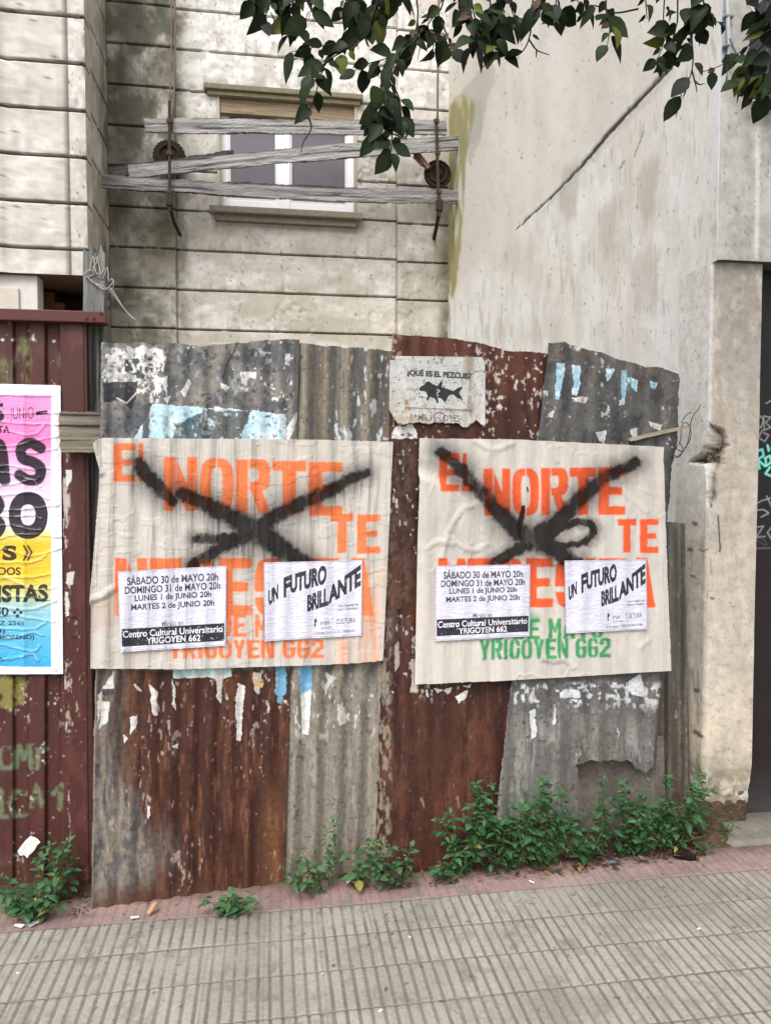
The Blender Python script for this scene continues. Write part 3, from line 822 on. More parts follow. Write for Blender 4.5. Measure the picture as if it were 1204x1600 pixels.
for k in range(26):
    rr = np.random.RandomState(300 + k); x_, y_ = rr.uniform(1172, 1330), rr.uniform(450, 1180)
    g.mix(.6 * g.stroke(curve_pts([(x_, y_), (x_ + rr.uniform(-10, 22), y_ + rr.uniform(-25, 25)), (x_ + rr.uniform(0, 30), y_ + rr.uniform(-30, 30)), (x_ + rr.uniform(-14, 24), y_ + rr.uniform(-20, 40))], 14), 1.4, .6), S(16, 15, 18) if k % 3 else S(74, 70, 74))
V = P(g.X, g.Y, YD); V[..., 1] -= g.h
link('door', grid_mesh('door', V, g.col), M['door'], nb)

# ================================================================== corrugated fence
def surf(g, Yf, name, mat, parent=None):
    V = P(g.X, g.Y, Yf)
    V[..., 1] -= g.h
    V[..., 2] = V[..., 2]
    return link(name, grid_mesh(name, V, g.col, g.keep), mat, parent)

def flakes(g, region, thr, seed, sx=7, sy=9, col=S(214, 212, 208), hh=.0012, amt=.95):
    m = (g.n(sx, sy, seed, 4) + .5 * (g.n(sx * 9, sy * 7, seed + 3, 3) - .5) > thr + .02) * region
    m = g.blur(m.astype(float), 1)
    g.mix(amt * m, col)
    g.h += hh * m
    return m

GALV, GALVD, RUST, RUSTL, WHITE = S(124, 120, 113), S(80, 79, 77), S(70, 39, 29), S(128, 82, 58), S(214, 213, 210)
grp = 'corrugated sheets patched together as a fence'
def wave(x, pitch, amp, phase=0.0):
    return amp * np.sin(2 * np.pi * (x + phase) / pitch)

# sheet A: grey above, rust brown below
g = G((157, 528), (468, 530), (443, 1395), (140, 1440), .9)
Yc = fenceY(g.X) - wave(g.X + (g.Y - 700) * .03, 30.5, .0065) - .012 * (fbm(g.X / 90, g.Y / 130, 1001, 3) - .5) * 2
g.keep = g.Y > 535 - 9 * sm(300, 440, g.X) + 16 * (fbm(g.X / 24, g.X * 0, 1002, 4) - .35)
g.keep &= g.X > (157 - (g.Y - 528) * .0186) + 3 * fbm(g.Y / 20, g.Y * 0, 1003, 3)
g.keep &= g.Y < 1438 - (g.X - 140) * .150 - 8 * (fbm(g.X / 14, g.X * 0, 1004, 4))
g.col[:] = GALV
g.mix(.7 * sm(.4, .62, g.n(34, 60, 1005)), S(98, 98, 97)); g.mix(.7 * sm(.50, .62, g.n(22, 40, 1006)), S(66, 68, 71)); g.mix(.5 * sm(.5, .62, g.n(14, 14, 1007)), S(146, 141, 132))
up = 1 - sm(688, 694, g.Y)
g.mix(.6 * up * sm(.44, .6, g.n(26, 20, 1008)), S(78, 82, 88))
# old paste and paper remains above the poster
g.mix(.8 * g.poly([(170, 545), (245, 548), (240, 600), (168, 608), (160, 580)], 10, 21, 12) * sm(.3, .5, g.n(9, 9, 1009)), WHITE)
flakes(g, g.poly([(165, 540), (258, 545), (250, 630), (160, 620)], 8, 22), 0.522, 1010, 9, 9)
m = g.poly([(195, 561), (243, 561), (243, 592), (195, 590)], 3, 23); g.mix(.9 * m, S(44, 44, 48)); g.mix(.9 * m * (g.n(6, 6, 1011, 4) > .56), WHITE)
g.mix(.9 * (g.stroke(ring(224, 242, 566, 584), 2.2, .4) + g.stroke([(206, 568), (212, 580), (204, 582)], 2, .4)), S(210, 210, 206))
g.mix(.95 * g.poly([(161, 598), (215, 596), (213, 622), (205, 640), (188, 625), (162, 628)], 3, 24), S(48, 47, 50))
g.mix(.8 * g.stroke([(183, 622), (198, 630), (215, 612)], 1.2, .5), WHITE)
m = g.poly([(236, 594), (262, 588), (262, 620), (253, 600), (246, 620), (242, 600)], 3, 25); g.mix(.9 * m, WHITE)
sky_ = S(176, 204, 214)
m = g.poly([(240, 632), (300, 636), (372, 640), (446, 648), (446, 696), (205, 696), (222, 664)], 5, 26, 14); g.mix(m, sky_); g.h += .0015 * m
g.mix(m * sm(.45, .6, g.n(20, 20, 1012)), S(206, 220, 222)); g.mix(.95 * m * g.poly([(268, 690), (275, 668), (292, 654), (318, 645), (330, 696)], 2, 27), S(66, 88, 92))
m2 = g.poly([(322, 640), (392, 642), (378, 692), (330, 696), (316, 668)], 8, 28, 10) * sm(.36, .44, g.n(8, 8, 1013)); g.mix(.9 * m2, S(78, 74, 66))
m3 = g.poly([(215, 634), (234, 630), (234, 694), (222, 694), (224, 660)], 6, 29, 9); g.mix(.9 * m3, S(92, 92, 92))
for pg in ([(376, 581), (401, 581), (400, 593), (390, 590), (385, 604), (378, 598)], [(344, 598), (360, 604), (354, 611), (346, 606)], [(446, 552), (453, 553), (452, 572), (445, 570)], [(376, 605), (388, 606), (386, 613), (377, 610)], [(440, 680), (462, 645), (468, 646), (452, 690)], [(403, 548), (420, 550), (412, 556)], [(422, 606), (430, 608), (427, 611)], [(334, 635), (345, 637), (343, 644), (336, 642)], [(255, 622), (266, 618), (262, 632)], [(283, 612), (296, 590), (300, 600), (288, 622)]):
    m = g.poly(pg, 2.5, 30); g.mix(.95 * m, WHITE); g.h += .001 * m
flakes(g, up * (g.X > 240), 0.687, 1014, 6, 8); flakes(g, up, 0.652, 1015, 10, 12, S(150, 148, 146), .0008, .7)
g.mix(.8 * g.stroke([(371, 538), (352, 575), (350, 592)], 1.3, .5, 2), S(44, 42, 40)); g.mix(.75 * up * sm(.60, .68, g.n(6, 7, 1016)), S(46, 46, 46)); g.mix(.7 * up * sm(452, 462, g.X + 8 * (g.n(8, 20, 1017) - .5)), S(52, 50, 48))
# rust below
lowm = sm(1040, 1052, g.Y)
xb_ = np.interp(g.Y, [1040, 1110, 1180, 1250, 1310, 1345, 1375, 1405, 1440], [190, 186, 190, 212, 262, 270, 240, 196, 150])
greyp = 1 - sm(-62, 40, g.X - xb_ + 90 * (g.n(9, 70, 10181) - .5) + 40 * (g.n(5, 14, 10182) - .5))
rustm = lowm * (1 - .92 * greyp * sm(.18, .5, g.n(10, 60, 1018)))
g.mix(rustm, RUST); g.mix(rustm * .6 * sm(.42, .62, g.n(9, 130, 1019)), S(50, 28, 25)); g.mix(rustm * .65 * sm(.52, .68, g.n(11, 80, 1020)), S(106, 66, 44)); g.mix(rustm * .6 * sm(.57, .70, g.n(6, 34, 1021)), S(118, 80, 60))
g.mix(rustm * .6 * sm(.58, .68, g.n(5, 9, 1022)), S(54, 30, 27)); g.mix(lowm * greyp * .5 * sm(.45, .6, g.n(8, 40, 1023)), S(150, 140, 124)); g.mix(lowm * greyp * .6 * sm(.5, .64, g.n(10, 24, 1024)), S(86, 88, 92))
g.mix(lowm * .7 * sm(1360, 1420, g.Y + 30 * (g.n(14, 14, 1025) - .5)) , S(92, 66, 52)); g.mix(lowm * .55 * np.exp(-((g.X - 425) / 12.0) ** 2) * sm(1180, 1300, g.Y), S(140, 96, 62))
g.mix(.85 * lowm * (1 - sm(142, 146, g.X - (1440 - g.Y) * .018)), S(150, 138, 124))
for pg in ([(160, 1078), (178, 1048), (178, 1075)], [(272, 1042), (360, 1042), (362, 1056), (350, 1060), (340, 1066), (330, 1058), (270, 1060)], [(208, 1068), (216, 1072), (222, 1080), (216, 1080)], [(234, 1068), (246, 1080), (246, 1118), (238, 1116)], [(192, 1148), (200, 1155), (194, 1162)], [(372, 1068), (383, 1072), (380, 1100), (377, 1158), (370, 1156), (368, 1100)], [(154, 1085), (162, 1078), (158, 1110), (153, 1135)], [(160, 1095), (172, 1098), (168, 1128), (156, 1140)], [(270, 1060), (273, 1070), (275, 1110), (270, 1100)], [(338, 1042), (348, 1044), (346, 1100), (339, 1090)], [(204, 1120), (214, 1118), (214, 1135), (204, 1148)], [(268, 1165), (278, 1162), (278, 1170)], [(396, 1050), (408, 1052), (404, 1085), (397, 1080)], [(231, 1260), (235, 1262), (234, 1280), (230, 1278)]):
    m = g.poly(pg, 3, 32, 6); g.mix(.95 * m, S(206, 203, 198)); g.h += .0012 * m
g.mix(.9 * g.poly([(272, 1042), (360, 1042), (362, 1054), (270, 1058)], 2, 33), S(168, 196, 196)); g.mix(.95 * g.poly([(160, 1078), (178, 1078), (178, 1086), (162, 1088)], 2, 34), S(60, 62, 66)); g.mix(.9 * g.poly([(430, 1042), (446, 1042), (446, 1085), (438, 1102), (430, 1085)], 5, 35, 8), S(110, 168, 200))
g.mix(.9 * g.poly([(392, 1046), (412, 1046), (410, 1076), (395, 1070)], 5, 36, 6) * (g.n(5, 5, 1026, 3) > .5), S(206, 170, 110))
flakes(g, lowm * (1 - sm(1080, 1200, g.Y)), 0.677, 1027, 6, 14, S(190, 180, 172)); flakes(g, lowm, 0.722, 1028, 4, 12, S(170, 150, 136), .0006, .8)
o = surf(g, Yc, 'corrugated_sheet', M['sheet'])
tag(o, 'widest corrugated sheet, grey on top and rusted brown below, left of the pale wavy sheet', 'metal sheet', grp)

# sheet B: pale wavy zinc
g = G((461, 530), (615, 543), (590, 1386), (436, 1396), .9)
tw = g.X + (g.Y - 540) * .028
wB = np.sin(2 * np.pi * (tw - 470) / 33.0)
Yc = fenceY(g.X) + .006 - .0135 * wB
g.keep = (g.Y > 534 + (g.X - 461) * .085 + 7 * (fbm(g.X / 11, g.X * 0, 1041, 3) - .3)) & (g.Y < 1384 + 6 * (fbm(g.X / 12, g.X * 0, 1042, 3)))
lowb = sm(1030, 1100, g.Y)
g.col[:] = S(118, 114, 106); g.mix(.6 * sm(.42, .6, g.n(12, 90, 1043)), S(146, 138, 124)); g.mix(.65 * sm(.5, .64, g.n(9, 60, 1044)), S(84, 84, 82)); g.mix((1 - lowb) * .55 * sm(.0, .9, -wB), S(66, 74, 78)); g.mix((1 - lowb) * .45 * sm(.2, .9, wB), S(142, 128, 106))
g.mix(lowb * .55, S(138, 130, 117)); g.mix(lowb * .5 * sm(.46, .62, g.n(7, 70, 1045)), S(108, 101, 90)); g.mix(lowb * .5 * sm(.54, .66, g.n(9, 40, 1046)), S(158, 150, 138)); g.mix(lowb * .5 * sm(1290, 1390, g.Y) * sm(.4, .6, g.n(10, 30, 1047)), S(98, 74, 58))
g.mix(.7 * sm(.62, .70, g.n(4, 6, 1048)), S(70, 66, 60)); g.mix(.6 * sm(585, 600, tw - (g.Y - 540) * .058 + 0 * g.X), S(70, 60, 54))
g.mix(.6 * np.exp(-((tw - 497) / 9.0) ** 2) * sm(.38, .55, g.n(5, 14, 1049)) * (1 - lowb), S(104, 84, 62))
flakes(g, (1 - sm(690, 700, g.Y)) * (g.X > 500), 0.622, 1050, 5, 14, S(196, 200, 200)); flakes(g, lowb * (1 - sm(1120, 1180, g.Y)), 0.622, 1051, 5, 16, S(206, 203, 198))
m = g.poly([(466, 1036), (488, 1036), (486, 1090), (482, 1148), (472, 1148), (470, 1090)], 1.5, 41); g.mix(m, S(218, 217, 214)); g.mix(m * (1 - sm(1078, 1086, g.Y + .5 * g.X - 238)), S(116, 172, 206)); g.h += .0015 * m
m = g.poly([(430, 1042), (450, 1036), (447, 1075), (440, 1100), (436, 1070)], 4, 42, 7); g.mix(.9 * m, S(116, 172, 206)); m = g.poly([(528, 1100), (538, 1105), (542, 1130), (530, 1134), (526, 1124)], 3, 43); g.mix(.9 * m, S(200, 196, 190))
m = g.poly([(508, 1050), (526, 1060), (516, 1070), (506, 1090), (510, 1066)], 4, 44, 6); g.mix(.9 * m, S(206, 204, 200))
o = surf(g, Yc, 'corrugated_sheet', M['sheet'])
tag(o, 'narrow pale grey corrugated sheet with deep waves, between the two rusty brown ones', 'metal sheet', grp)

# sheet C: brown rust, holds the fish notice
g = G((611, 516), (862, 545), (806, 1372), (584, 1384), .9)
tw = g.X + (g.Y - 540) * .03
Yc = fenceY(g.X) - .012 - wave(tw, 27, .0035) * (.6 + .8 * sm(600, 520, g.Y)) - .018 * (fbm(g.X / 80, g.Y / 130, 1061, 3) - .5)
topc = np.interp(g.X, [611, 615, 630, 700, 722, 760, 790, 822, 862], [523, 521, 523, 527, 531, 538, 547, 549, 552])
g.keep = (g.Y > topc + 4 * (fbm(g.X / 13, g.X * 0, 1062, 3) - .5)) & (g.Y < 1376 - .1 * (g.X - 590) * .5 + 8 * (fbm(g.X / 12, g.X * 0, 1063, 3) - .5)) & (g.X > 612 - (g.Y - 520) * .0325 + 6 * (fbm(g.Y / 16, g.Y * 0, 1064, 4) - .5) * sm(1050, 1100, g.Y))
g.col[:] = RUST
g.mix(.65 * sm(.42, .6, g.n(11, 120, 1065)), S(50, 28, 25)); g.mix(.6 * sm(.52, .66, g.n(18, 60, 1066)), S(98, 58, 40)); g.mix(.5 * sm(.56, .68, g.n(6, 30, 1067)), S(100, 66, 52)); g.mix(.6 * (1 - sm(560, 640, g.Y)), S(100, 56, 42)); g.mix(.6 * (1 - sm(600, 690, g.Y)) * sm(.45, .6, g.n(16, 20, 1068)), S(72, 39, 31))
g.mix(.45 * (1 - sm(632, 660, g.X)) * sm(560, 700, g.Y) * (1 - sm(960, 1080, g.Y)) * sm(.44, .54, g.n(7, 12, 1069)), S(96, 78, 64)); g.mix(.55 * (1 - sm(640, 656, g.X)) * sm(560, 700, g.Y) * (1 - sm(980, 1080, g.Y)) * sm(.52, .58, g.n(6, 8, 1070)), S(52, 34, 30))
g.mix(.7 * (1 - sm(606, 616, g.X)) * sm(700, 1000, g.Y) * sm(.45, .6, g.n(5, 12, 1071)), S(150, 140, 124)); g.mix(.7 * (1 - sm(612, 640, g.X + .2 * (540 - g.Y))) * (g.Y < 560) * sm(.46, .58, g.n(6, 6, 1072)), S(176, 150, 132))
flakes(g, (g.Y < 700) * (g.X > 745), 0.657, 1073, 5, 7, S(206, 190, 180)); flakes(g, (1 - sm(1070, 1110, g.Y)), 0.687, 1074, 5, 9, S(190, 182, 174)); flakes(g, sm(1040, 1060, g.Y), 0.722, 1075, 4, 12, S(150, 118, 104), .0006, .8)
g.mix(.8 * g.poly([(640, 1030), (650, 1030), (652, 1082), (640, 1082), (643, 1060)], 3, 45, 6), S(196, 188, 178)); g.mix(.7 * g.poly([(616, 1010), (622, 1000), (624, 1040), (616, 1050)], 3, 46, 6), S(190, 176, 166))
for (x_, ya, yb) in ((631, 1110, 1200), (628, 1170, 1235), (663, 1090, 1130), (655, 1140, 1170), (700, 1200, 1260), (735, 1150, 1190), (690, 1110, 1150)):
    g.mix(.4 * g.stroke([(x_, ya), (x_ - 3, yb)], .7, .7, 2) * sm(.4, .6, g.n(4, 14, 1077)), S(150, 116, 100))
for pg in ([(664, 1077), (668, 1078), (669, 1090), (665, 1088)], [(676, 1074), (690, 1078), (684, 1083)], [(692, 1078), (706, 1074), (704, 1082), (698, 1085)], [(711, 1088), (730, 1078), (728, 1090), (717, 1099)], [(720, 1072), (736, 1070), (734, 1075)], [(610, 1080), (616, 1081), (614, 1084)]):
    m = g.poly(pg, 2, 47, 5); g.mix(.95 * m, S(216, 212, 206)); g.h += .0015 * m
m = g.poly([(615, 668), (640, 655), (650, 672), (652, 684), (612, 686)], 3, 48, 6); g.mix(.95 * m, S(214, 210, 206)); g.mix(.9 * m * (g.n(9, 4, 1076, 3) > .6), S(90, 80, 76))
o = surf(g, Yc, 'corrugated_sheet', M['sheet'])
tag(o, 'dark rust brown corrugated sheet in the middle of the fence, under the fish notice', 'metal sheet', grp)

# sheet D: dark grey, torn, blue paint strips on top
g = G((856, 524), (1066, 570), (1040, 1270), (772, 1290), .9)
Yc = fenceY(g.X) - .028 * (1 - sm(900, 1040, g.X)) - .004 - wave(g.X + (g.Y - 540) * .05, 29, .0055) - .026 * (fbm(g.X / 80, g.Y / 90, 1081, 3) - .5)
topd = np.interp(g.X, [853, 857, 880, 893, 905, 940, 968, 1008, 1030, 1050, 1060, 1066], [540, 535, 534, 538, 542, 551, 561, 572, 574, 580, 583, 596])
rd = np.interp(g.Y, [570, 690, 720, 813, 1000, 1100, 1270], [1061, 1058, 1050, 1042, 1040, 1031, 1018])
hole = g.poly([(898, 1196), (915, 1190), (980, 1190), (995, 1200), (1010, 1207), (1022, 1200), (1030, 1215), (1020, 1300), (940, 1300), (915, 1280), (908, 1230)], 6, 51, 14)
g.keep = (g.Y > topd + 5 * (fbm(g.X / 9, g.X * 0, 1082, 3) - .5)) & (g.X < rd + 6 * (fbm(g.Y / 9, g.Y * 0, 1083, 3) - .5)) & (g.X > 857 - (g.Y - 530) * .111 + 3 * (fbm(g.Y / 12, g.Y * 0, 1084, 3) - .5)) & (hole < .5)
g.col[:] = S(96, 95, 93)
upd = 1 - sm(690, 1000, g.Y)
g.mix(.6 * sm(.42, .6, g.n(24, 40, 1085)), S(78, 76, 74)); g.mix(.6 * sm(.52, .64, g.n(14, 24, 1086)), S(112, 104, 96)); g.mix(.65 * upd * sm(.48, .6, g.n(18, 22, 1087)), S(52, 55, 58)); g.mix(.6 * (1 - sm(560, 590, g.Y - .2 * (g.X - 853))) * sm(.4, .6, g.n(12, 12, 1088)), S(92, 80, 72))
lowd = sm(1080, 1180, g.Y)
g.mix(.6 * lowd, S(124, 122, 119)); g.mix(.75 * lowd * sm(.46, .58, g.n(8, 90, 1089)), S(92, 91, 90)); g.mix(.7 * lowd * sm(.52, .62, g.n(10, 60, 1090)), S(150, 147, 140)); g.mix(.5 * lowd * sm(.5, .6, g.n(26, 30, 10901)), S(104, 98, 88)); g.mix(.5 * np.exp(-(((g.X - 905) / 14) ** 2 + ((g.Y - 1170) / 16) ** 2)), S(92, 78, 52))
g.mix(.8 * np.exp(-((g.X - 1040) / 8.0) ** 2) * sm(1080, 1100, g.Y) * 0, S(60, 54, 48)); g.mix(.6 * lowd * sm(1170, 1200, g.Y) * g.poly([(898, 1175), (1030, 1180), (1040, 1290), (880, 1290)], 10, 52), S(96, 86, 80))
bl_ = S(150, 196, 212)
for pg in ([(869, 567), (883, 568), (878, 600), (872, 625), (866, 622)], [(893, 570), (907, 571), (905, 600), (901, 618), (893, 616), (896, 595)], [(944, 576), (960, 576), (953, 590), (948, 596)], [(970, 578), (978, 579), (978, 610), (974, 628), (970, 620)], [(985, 590), (996, 594), (994, 612), (986, 606)], [(1014, 594), (1026, 598), (1022, 608), (1015, 606)], [(978, 588), (984, 592), (982, 602)]):
    m = g.poly(pg, 3, 53, 6); g.mix(.9 * m, bl_); g.mix(.9 * m * (g.n(6, 12, 1091, 3) > .56), S(212, 218, 220))
for pg in ([(891, 622), (918, 620), (914, 630), (900, 628)], [(966, 626), (976, 622), (974, 632), (966, 634)], [(856, 646), (866, 640), (864, 652), (857, 654)], [(845, 612), (856, 610), (854, 620)], [(1012, 658), (1034, 664), (1030, 672), (1016, 668)], [(985, 672), (996, 668), (994, 690), (988, 686)], [(930, 676), (946, 672), (944, 692), (936, 690)]):
    m = g.poly(pg, 3, 54, 6); g.mix(.9 * m, S(206, 204, 200)); g.h += .0012 * m
for pg in ([(874, 1082), (904, 1078), (906, 1090), (876, 1091)], [(894, 1066), (904, 1066), (903, 1070), (895, 1070)], [(890, 1093), (902, 1093), (900, 1098)], [(978, 1066), (1000, 1052), (1004, 1070), (1006, 1090), (988, 1086), (976, 1076)], [(955, 1066), (963, 1068), (958, 1073)], [(920, 1084), (926, 1086), (923, 1091)], [(1022, 1085), (1030, 1084), (1030, 1091)], [(826, 1112), (836, 1108), (838, 1150), (830, 1156)], [(866, 1100), (868, 1130), (862, 1134)], [(964, 1138), (967, 1140), (965, 1155)]):
    m = g.poly(pg, 2.5, 55, 6); g.mix(.92 * m, S(208, 210, 212)); g.h += .0015 * m
flakes(g, (g.Y < 700) * 1.0, 0.677, 1092, 5, 7, S(190, 188, 184)); flakes(g, sm(1060, 1075, g.Y) * (1 - sm(1090, 1120, g.Y)), 0.602, 1093, 6, 8, S(196, 198, 200)); flakes(g, lowd, 0.722, 1094, 4, 14, S(160, 156, 150), .0005, .8)
g.mix(.75 * sm(.63, .70, g.n(5, 6, 1095)), S(50, 48, 46))
g.mix(.8 * sm(-7, -1, g.X - rd) * sm(690, 710, g.Y), S(58, 52, 48))
o = surf(g, Yc, 'corrugated_sheet', M['sheet'])
tag(o, 'dark grey torn sheet with pale blue paint strips near its top, right of the notice', 'metal sheet', grp)

# backing sheet seen through the torn hole, and the narrow strip at the end
g = G((880, 1150), (1036, 1150), (1040, 1300), (880, 1300), 1.2)
g.col[:] = S(112, 104, 97); g.mix(.5 * sm(.42, .6, g.n(20, 40, 1101)), S(66, 56, 50)); g.mix(.5 * sm(.52, .64, g.n(14, 20, 1102)), S(104, 94, 86))
o = surf(g, fenceY(g.X) + .035 + wave(g.X, 40, .003), 'corrugated_sheet', M['sheet'])
tag(o, 'brown metal patch showing through the torn hole low in the grey sheet', 'metal sheet', grp)
g = G((1026, 806), (1069, 812), (1078, 1262), (1022, 1262), .9)
Yc = 3.42 - .016 * np.sin(2 * np.pi * (g.X + (g.Y - 800) * .0) / 26)
g.keep = (g.Y > 813 + .12 * (g.X - 1030) + 4 * (fbm(g.X / 6, g.X * 0, 1111, 3) - .5))
g.col[:] = S(98, 95, 88); g.mix(.7 * sm(.42, .6, g.n(8, 80, 1112)), S(76, 72, 66)); g.mix(.5 * sm(.54, .66, g.n(7, 30, 1113)), S(122, 116, 106)); g.mix(.7 * sm(1040, 1150, g.Y) * sm(.4, .6, g.n(6, 60, 1114)), S(90, 68, 56))
flakes(g, 1.0, 0.712, 1115, 4, 8, S(160, 156, 148), .0005, .7)
o = surf(g, Yc, 'corrugated_sheet', M['sheet'])
tag(o, 'short narrow dark sheet standing in the gap beside the plastered pillar', 'metal sheet', grp)

# ------------------------------------------------------------------ brown sheet metal gate at the left
gate = empty('sheet_metal_gate', P(0, 1400, 3.2), 'brown painted ribbed metal gate at the left with a flat top rail and edge post', 'gate')
g = G((-330, 494), (101, 498), (103, 1402), (-330, 1440), 1.0)
rib = ((g.X + 12) % 50) / 50
prof = sm(.06, .2, rib) * (1 - sm(.62, .76, rib))
g.col[:] = S(76, 41, 36); g.mix(.6 * sm(.42, .6, g.n(14, 120, 1121)), S(62, 33, 29)); g.mix(.5 * sm(.54, .66, g.n(20, 50, 1122)), S(90, 54, 45)); g.mix(.4 * (1 - prof), S(70, 38, 34))
gr_ = S(132, 138, 92)
for pts, w_ in (([(38, 530), (42, 560), (40, 600)], 6), ([(96, 556), (104, 590), (108, 604)], 6), ([(6, 570), (12, 600)], 9), ([(30, 545), (20, 570)], 4)):
    g.mix(.55 * g.stroke(pts, w_, .9, 6, 71) * sm(.3, .55, g.n(8, 20, 1123)), gr_)
g.mix(.6 * g.blur(g.poly([(-20, 1056), (42, 1056), (38, 1098), (20, 1112), (-10, 1100)], 8, 72, 16), 5) * sm(.3, .5, g.n(12, 12, 1124)), S(142, 142, 72))
gl = S(118, 146, 112)
for pts in (ring(0, 22, 1170, 1200), [(26, 1200), (30, 1166), (38, 1185), (46, 1166), (50, 1200)], [(58, 1200), (60, 1172), (74, 1170)], [(2, 1236), (2, 1276), (14, 1276)], [(40, 1240), (24, 1236), (16, 1256), (24, 1276), (40, 1272)], [(50, 1260), (58, 1226), (66, 1258)], [(-30, 1170), (-22, 1200), (-14, 1168)], [(84, 1240), (96, 1226), (94, 1264)]):
    g.mix(.5 * g.stroke(pts, 3.8, .7, 2.5, 73) * sm(.3, .48, g.n(9, 9, 1125)), gl)
flakes(g, 1.0, 0.722, 1126, 4, 6, S(190, 180, 172), .0006, .9); flakes(g, sm(1050, 1070, g.Y) * (1 - sm(1100, 1150, g.Y)), 0.662, 1127, 5, 10, S(196, 186, 176))
g.mix(.55 * sm(1300, 1400, g.Y) * sm(.4, .6, g.n(14, 24, 1128)), S(110, 84, 68))
for (x_, y_) in ((20, 531), (52, 530), (4, 531), (84, 533)):
    g.mix(g.stroke([(x_, y_), (x_ + 1, y_)], 2.2, .4), S(200, 196, 190))
surf(g, 3.235 - .02 * prof, 'corrugated_sheet', M['rust_paint'], gate)
g = G((96, 500), (130, 500), (139, 1408), (104, 1410), .9)
g.col[:] = S(74, 38, 34); g.mix(.6 * sm(.42, .6, g.n(10, 90, 1131)), S(72, 37, 33)); g.mix(.4 * sm(.54, .66, g.n(14, 40, 1132)), S(104, 62, 52))
flakes(g, sm(850, 870, g.Y), 0.687, 1133, 4, 9, S(170, 150, 136), .0005, .8); flakes(g, (1 - sm(108, 112, g.X)) * sm(700, 720, g.Y), 0.602, 1134, 3, 16, S(196, 186, 176), .0005, .8)
m = g.poly([(103, 734), (113, 734), (112, 752), (104, 762)], 2, 74, 5); g.mix(m, S(206, 208, 204)); m = g.poly([(104, 895), (116, 893), (114, 914), (104, 912)], 2, 75, 5); g.mix(m, S(200, 194, 186)); m = g.poly([(102, 925), (107, 925), (108, 962), (103, 963)], 1.5, 76, 5); g.mix(m, S(210, 204, 196))
for y_ in (965, 996): g.mix(.9 * g.stroke([(113, y_), (118, y_)], 1.8, .4), S(30, 18, 16))
g.mix(.6 * sm(1310, 1400, g.Y) * sm(.42, .6, g.n(8, 12, 1135)), S(120, 98, 80))
surf(g, 3.205, 'edge_post_face', M['rust_paint'], gate)
s_ = MB()
x0_, x1_ = P(96.5, 700, 3.206)[0], P(133, 700, 3.206)[0]
s_.box(x0_, x1_ + .012, 3.209, 3.25, 0.02, P(100, 503, 3.2)[2], S(70, 37, 33), .003)
s_.build('edge_post', M['rust_paint'], gate)
s_ = MB()
xr_, zr0, zr1 = P(166, 490, 3.18)[0], P(100, 503, 3.18)[2], P(100, 485, 3.18)[2]
s_.box(-2.7, xr_, 3.175, 3.25, zr0, zr1, S(82, 40, 35), .004)
for q in (135, 147, 158):
    c = P(q, 498 if q != 158 else 490, 3.173); s_.box(c[0] - .004, c[0] + .004, 3.171, 3.18, c[2] - .004, c[2] + .004, S(28, 18, 16))
s_.build('top_rail', M['rust_paint'], gate)

# old post, cross board, tie wire
s_ = MB()
def woodcol(seed, a_, b_, dk, fr=11.0):
    def f(t, a, b, p):
        k = .5 + 1.6 * (fbm(np.array(t * 2.2 + seed), np.array(a * fr + seed), seed, 4) - .5); k = min(max(k, 0), 1); q = fbm(np.array(t * 1.4), np.array(a * fr * .55 + 9), seed + 31, 4)
        c = a_ * (1 - k) + b_ * k
        return c * (1 - .9 * sm(.54, .64, q)) + dk * .9 * sm(.54, .64, q)
    return f
pa, pb = P(151, 1425, 3.30), P(150, 418, 3.30)
s_.beam([pa, pb], .083, .07, 90, woodcol(1201, S(84, 86, 84), S(132, 132, 126), S(54, 54, 50)), .005, 5, .10, 'z')
s_.box(pb[0] - .04, pb[0] - .012, 3.27, 3.32, pb[2] - .02, pb[2] + .045, S(96, 98, 100), .004); s_.box(pb[0] + .0, pb[0] + .03, 3.28, 3.32, pb[2] - .02, pb[2] + .025, S(88, 92, 94), .004)
tag(s_.build('wooden_post', M['post']), 'weathered grey wooden post with a splintered top between gate and fence', 'post')
s_ = MB()
pa, pb = P(99, 676, 3.165), P(158, 674, 3.10)
s_.beam([P(99, 676, 3.15), P(160, 676, 3.15)], .158, .05, 70, woodcol(1211, S(98, 91, 79), S(150, 141, 126), S(34, 30, 27), 26.0), .004, 6, .012, 'x', 41)
tag(s_.build('wooden_board', M['wood']), 'short split grey board nailed across the post and the gate', 'board')
s_ = MB()
wcol = S(158, 156, 150)
rng = np.random.RandomState(5)
def wpts(pp, Y0, jit=.01):
    return curve_pts([P(a, c, Y0 + rng.uniform(-jit, jit)) for a, c in pp], 40)
for pp in ([(133, 428), (143, 440), (158, 446), (172, 452), (178, 446), (176, 436), (170, 440)], [(136, 432), (150, 444), (165, 452), (178, 440)], [(140, 426), (146, 400), (150, 424), (160, 436), (168, 418), (170, 440)], [(168, 450), (180, 464), (192, 480), (205, 494), (212, 500)], [(172, 448), (184, 466), (194, 482), (207, 497)], [(140, 398), (146, 410), (152, 402), (158, 430)], [(130, 430), (140, 422), (148, 428), (134, 434)], [(148, 396), (152, 408), (146, 420), (156, 428), (164, 420)]):
    s_.tube(wpts(pp, 3.255), .0022, wcol, 5)
tag(s_.build('tie_wire', M['wire'], smooth=True), 'tangled pale wire wound round the splintered top of the wooden post', 'wire')

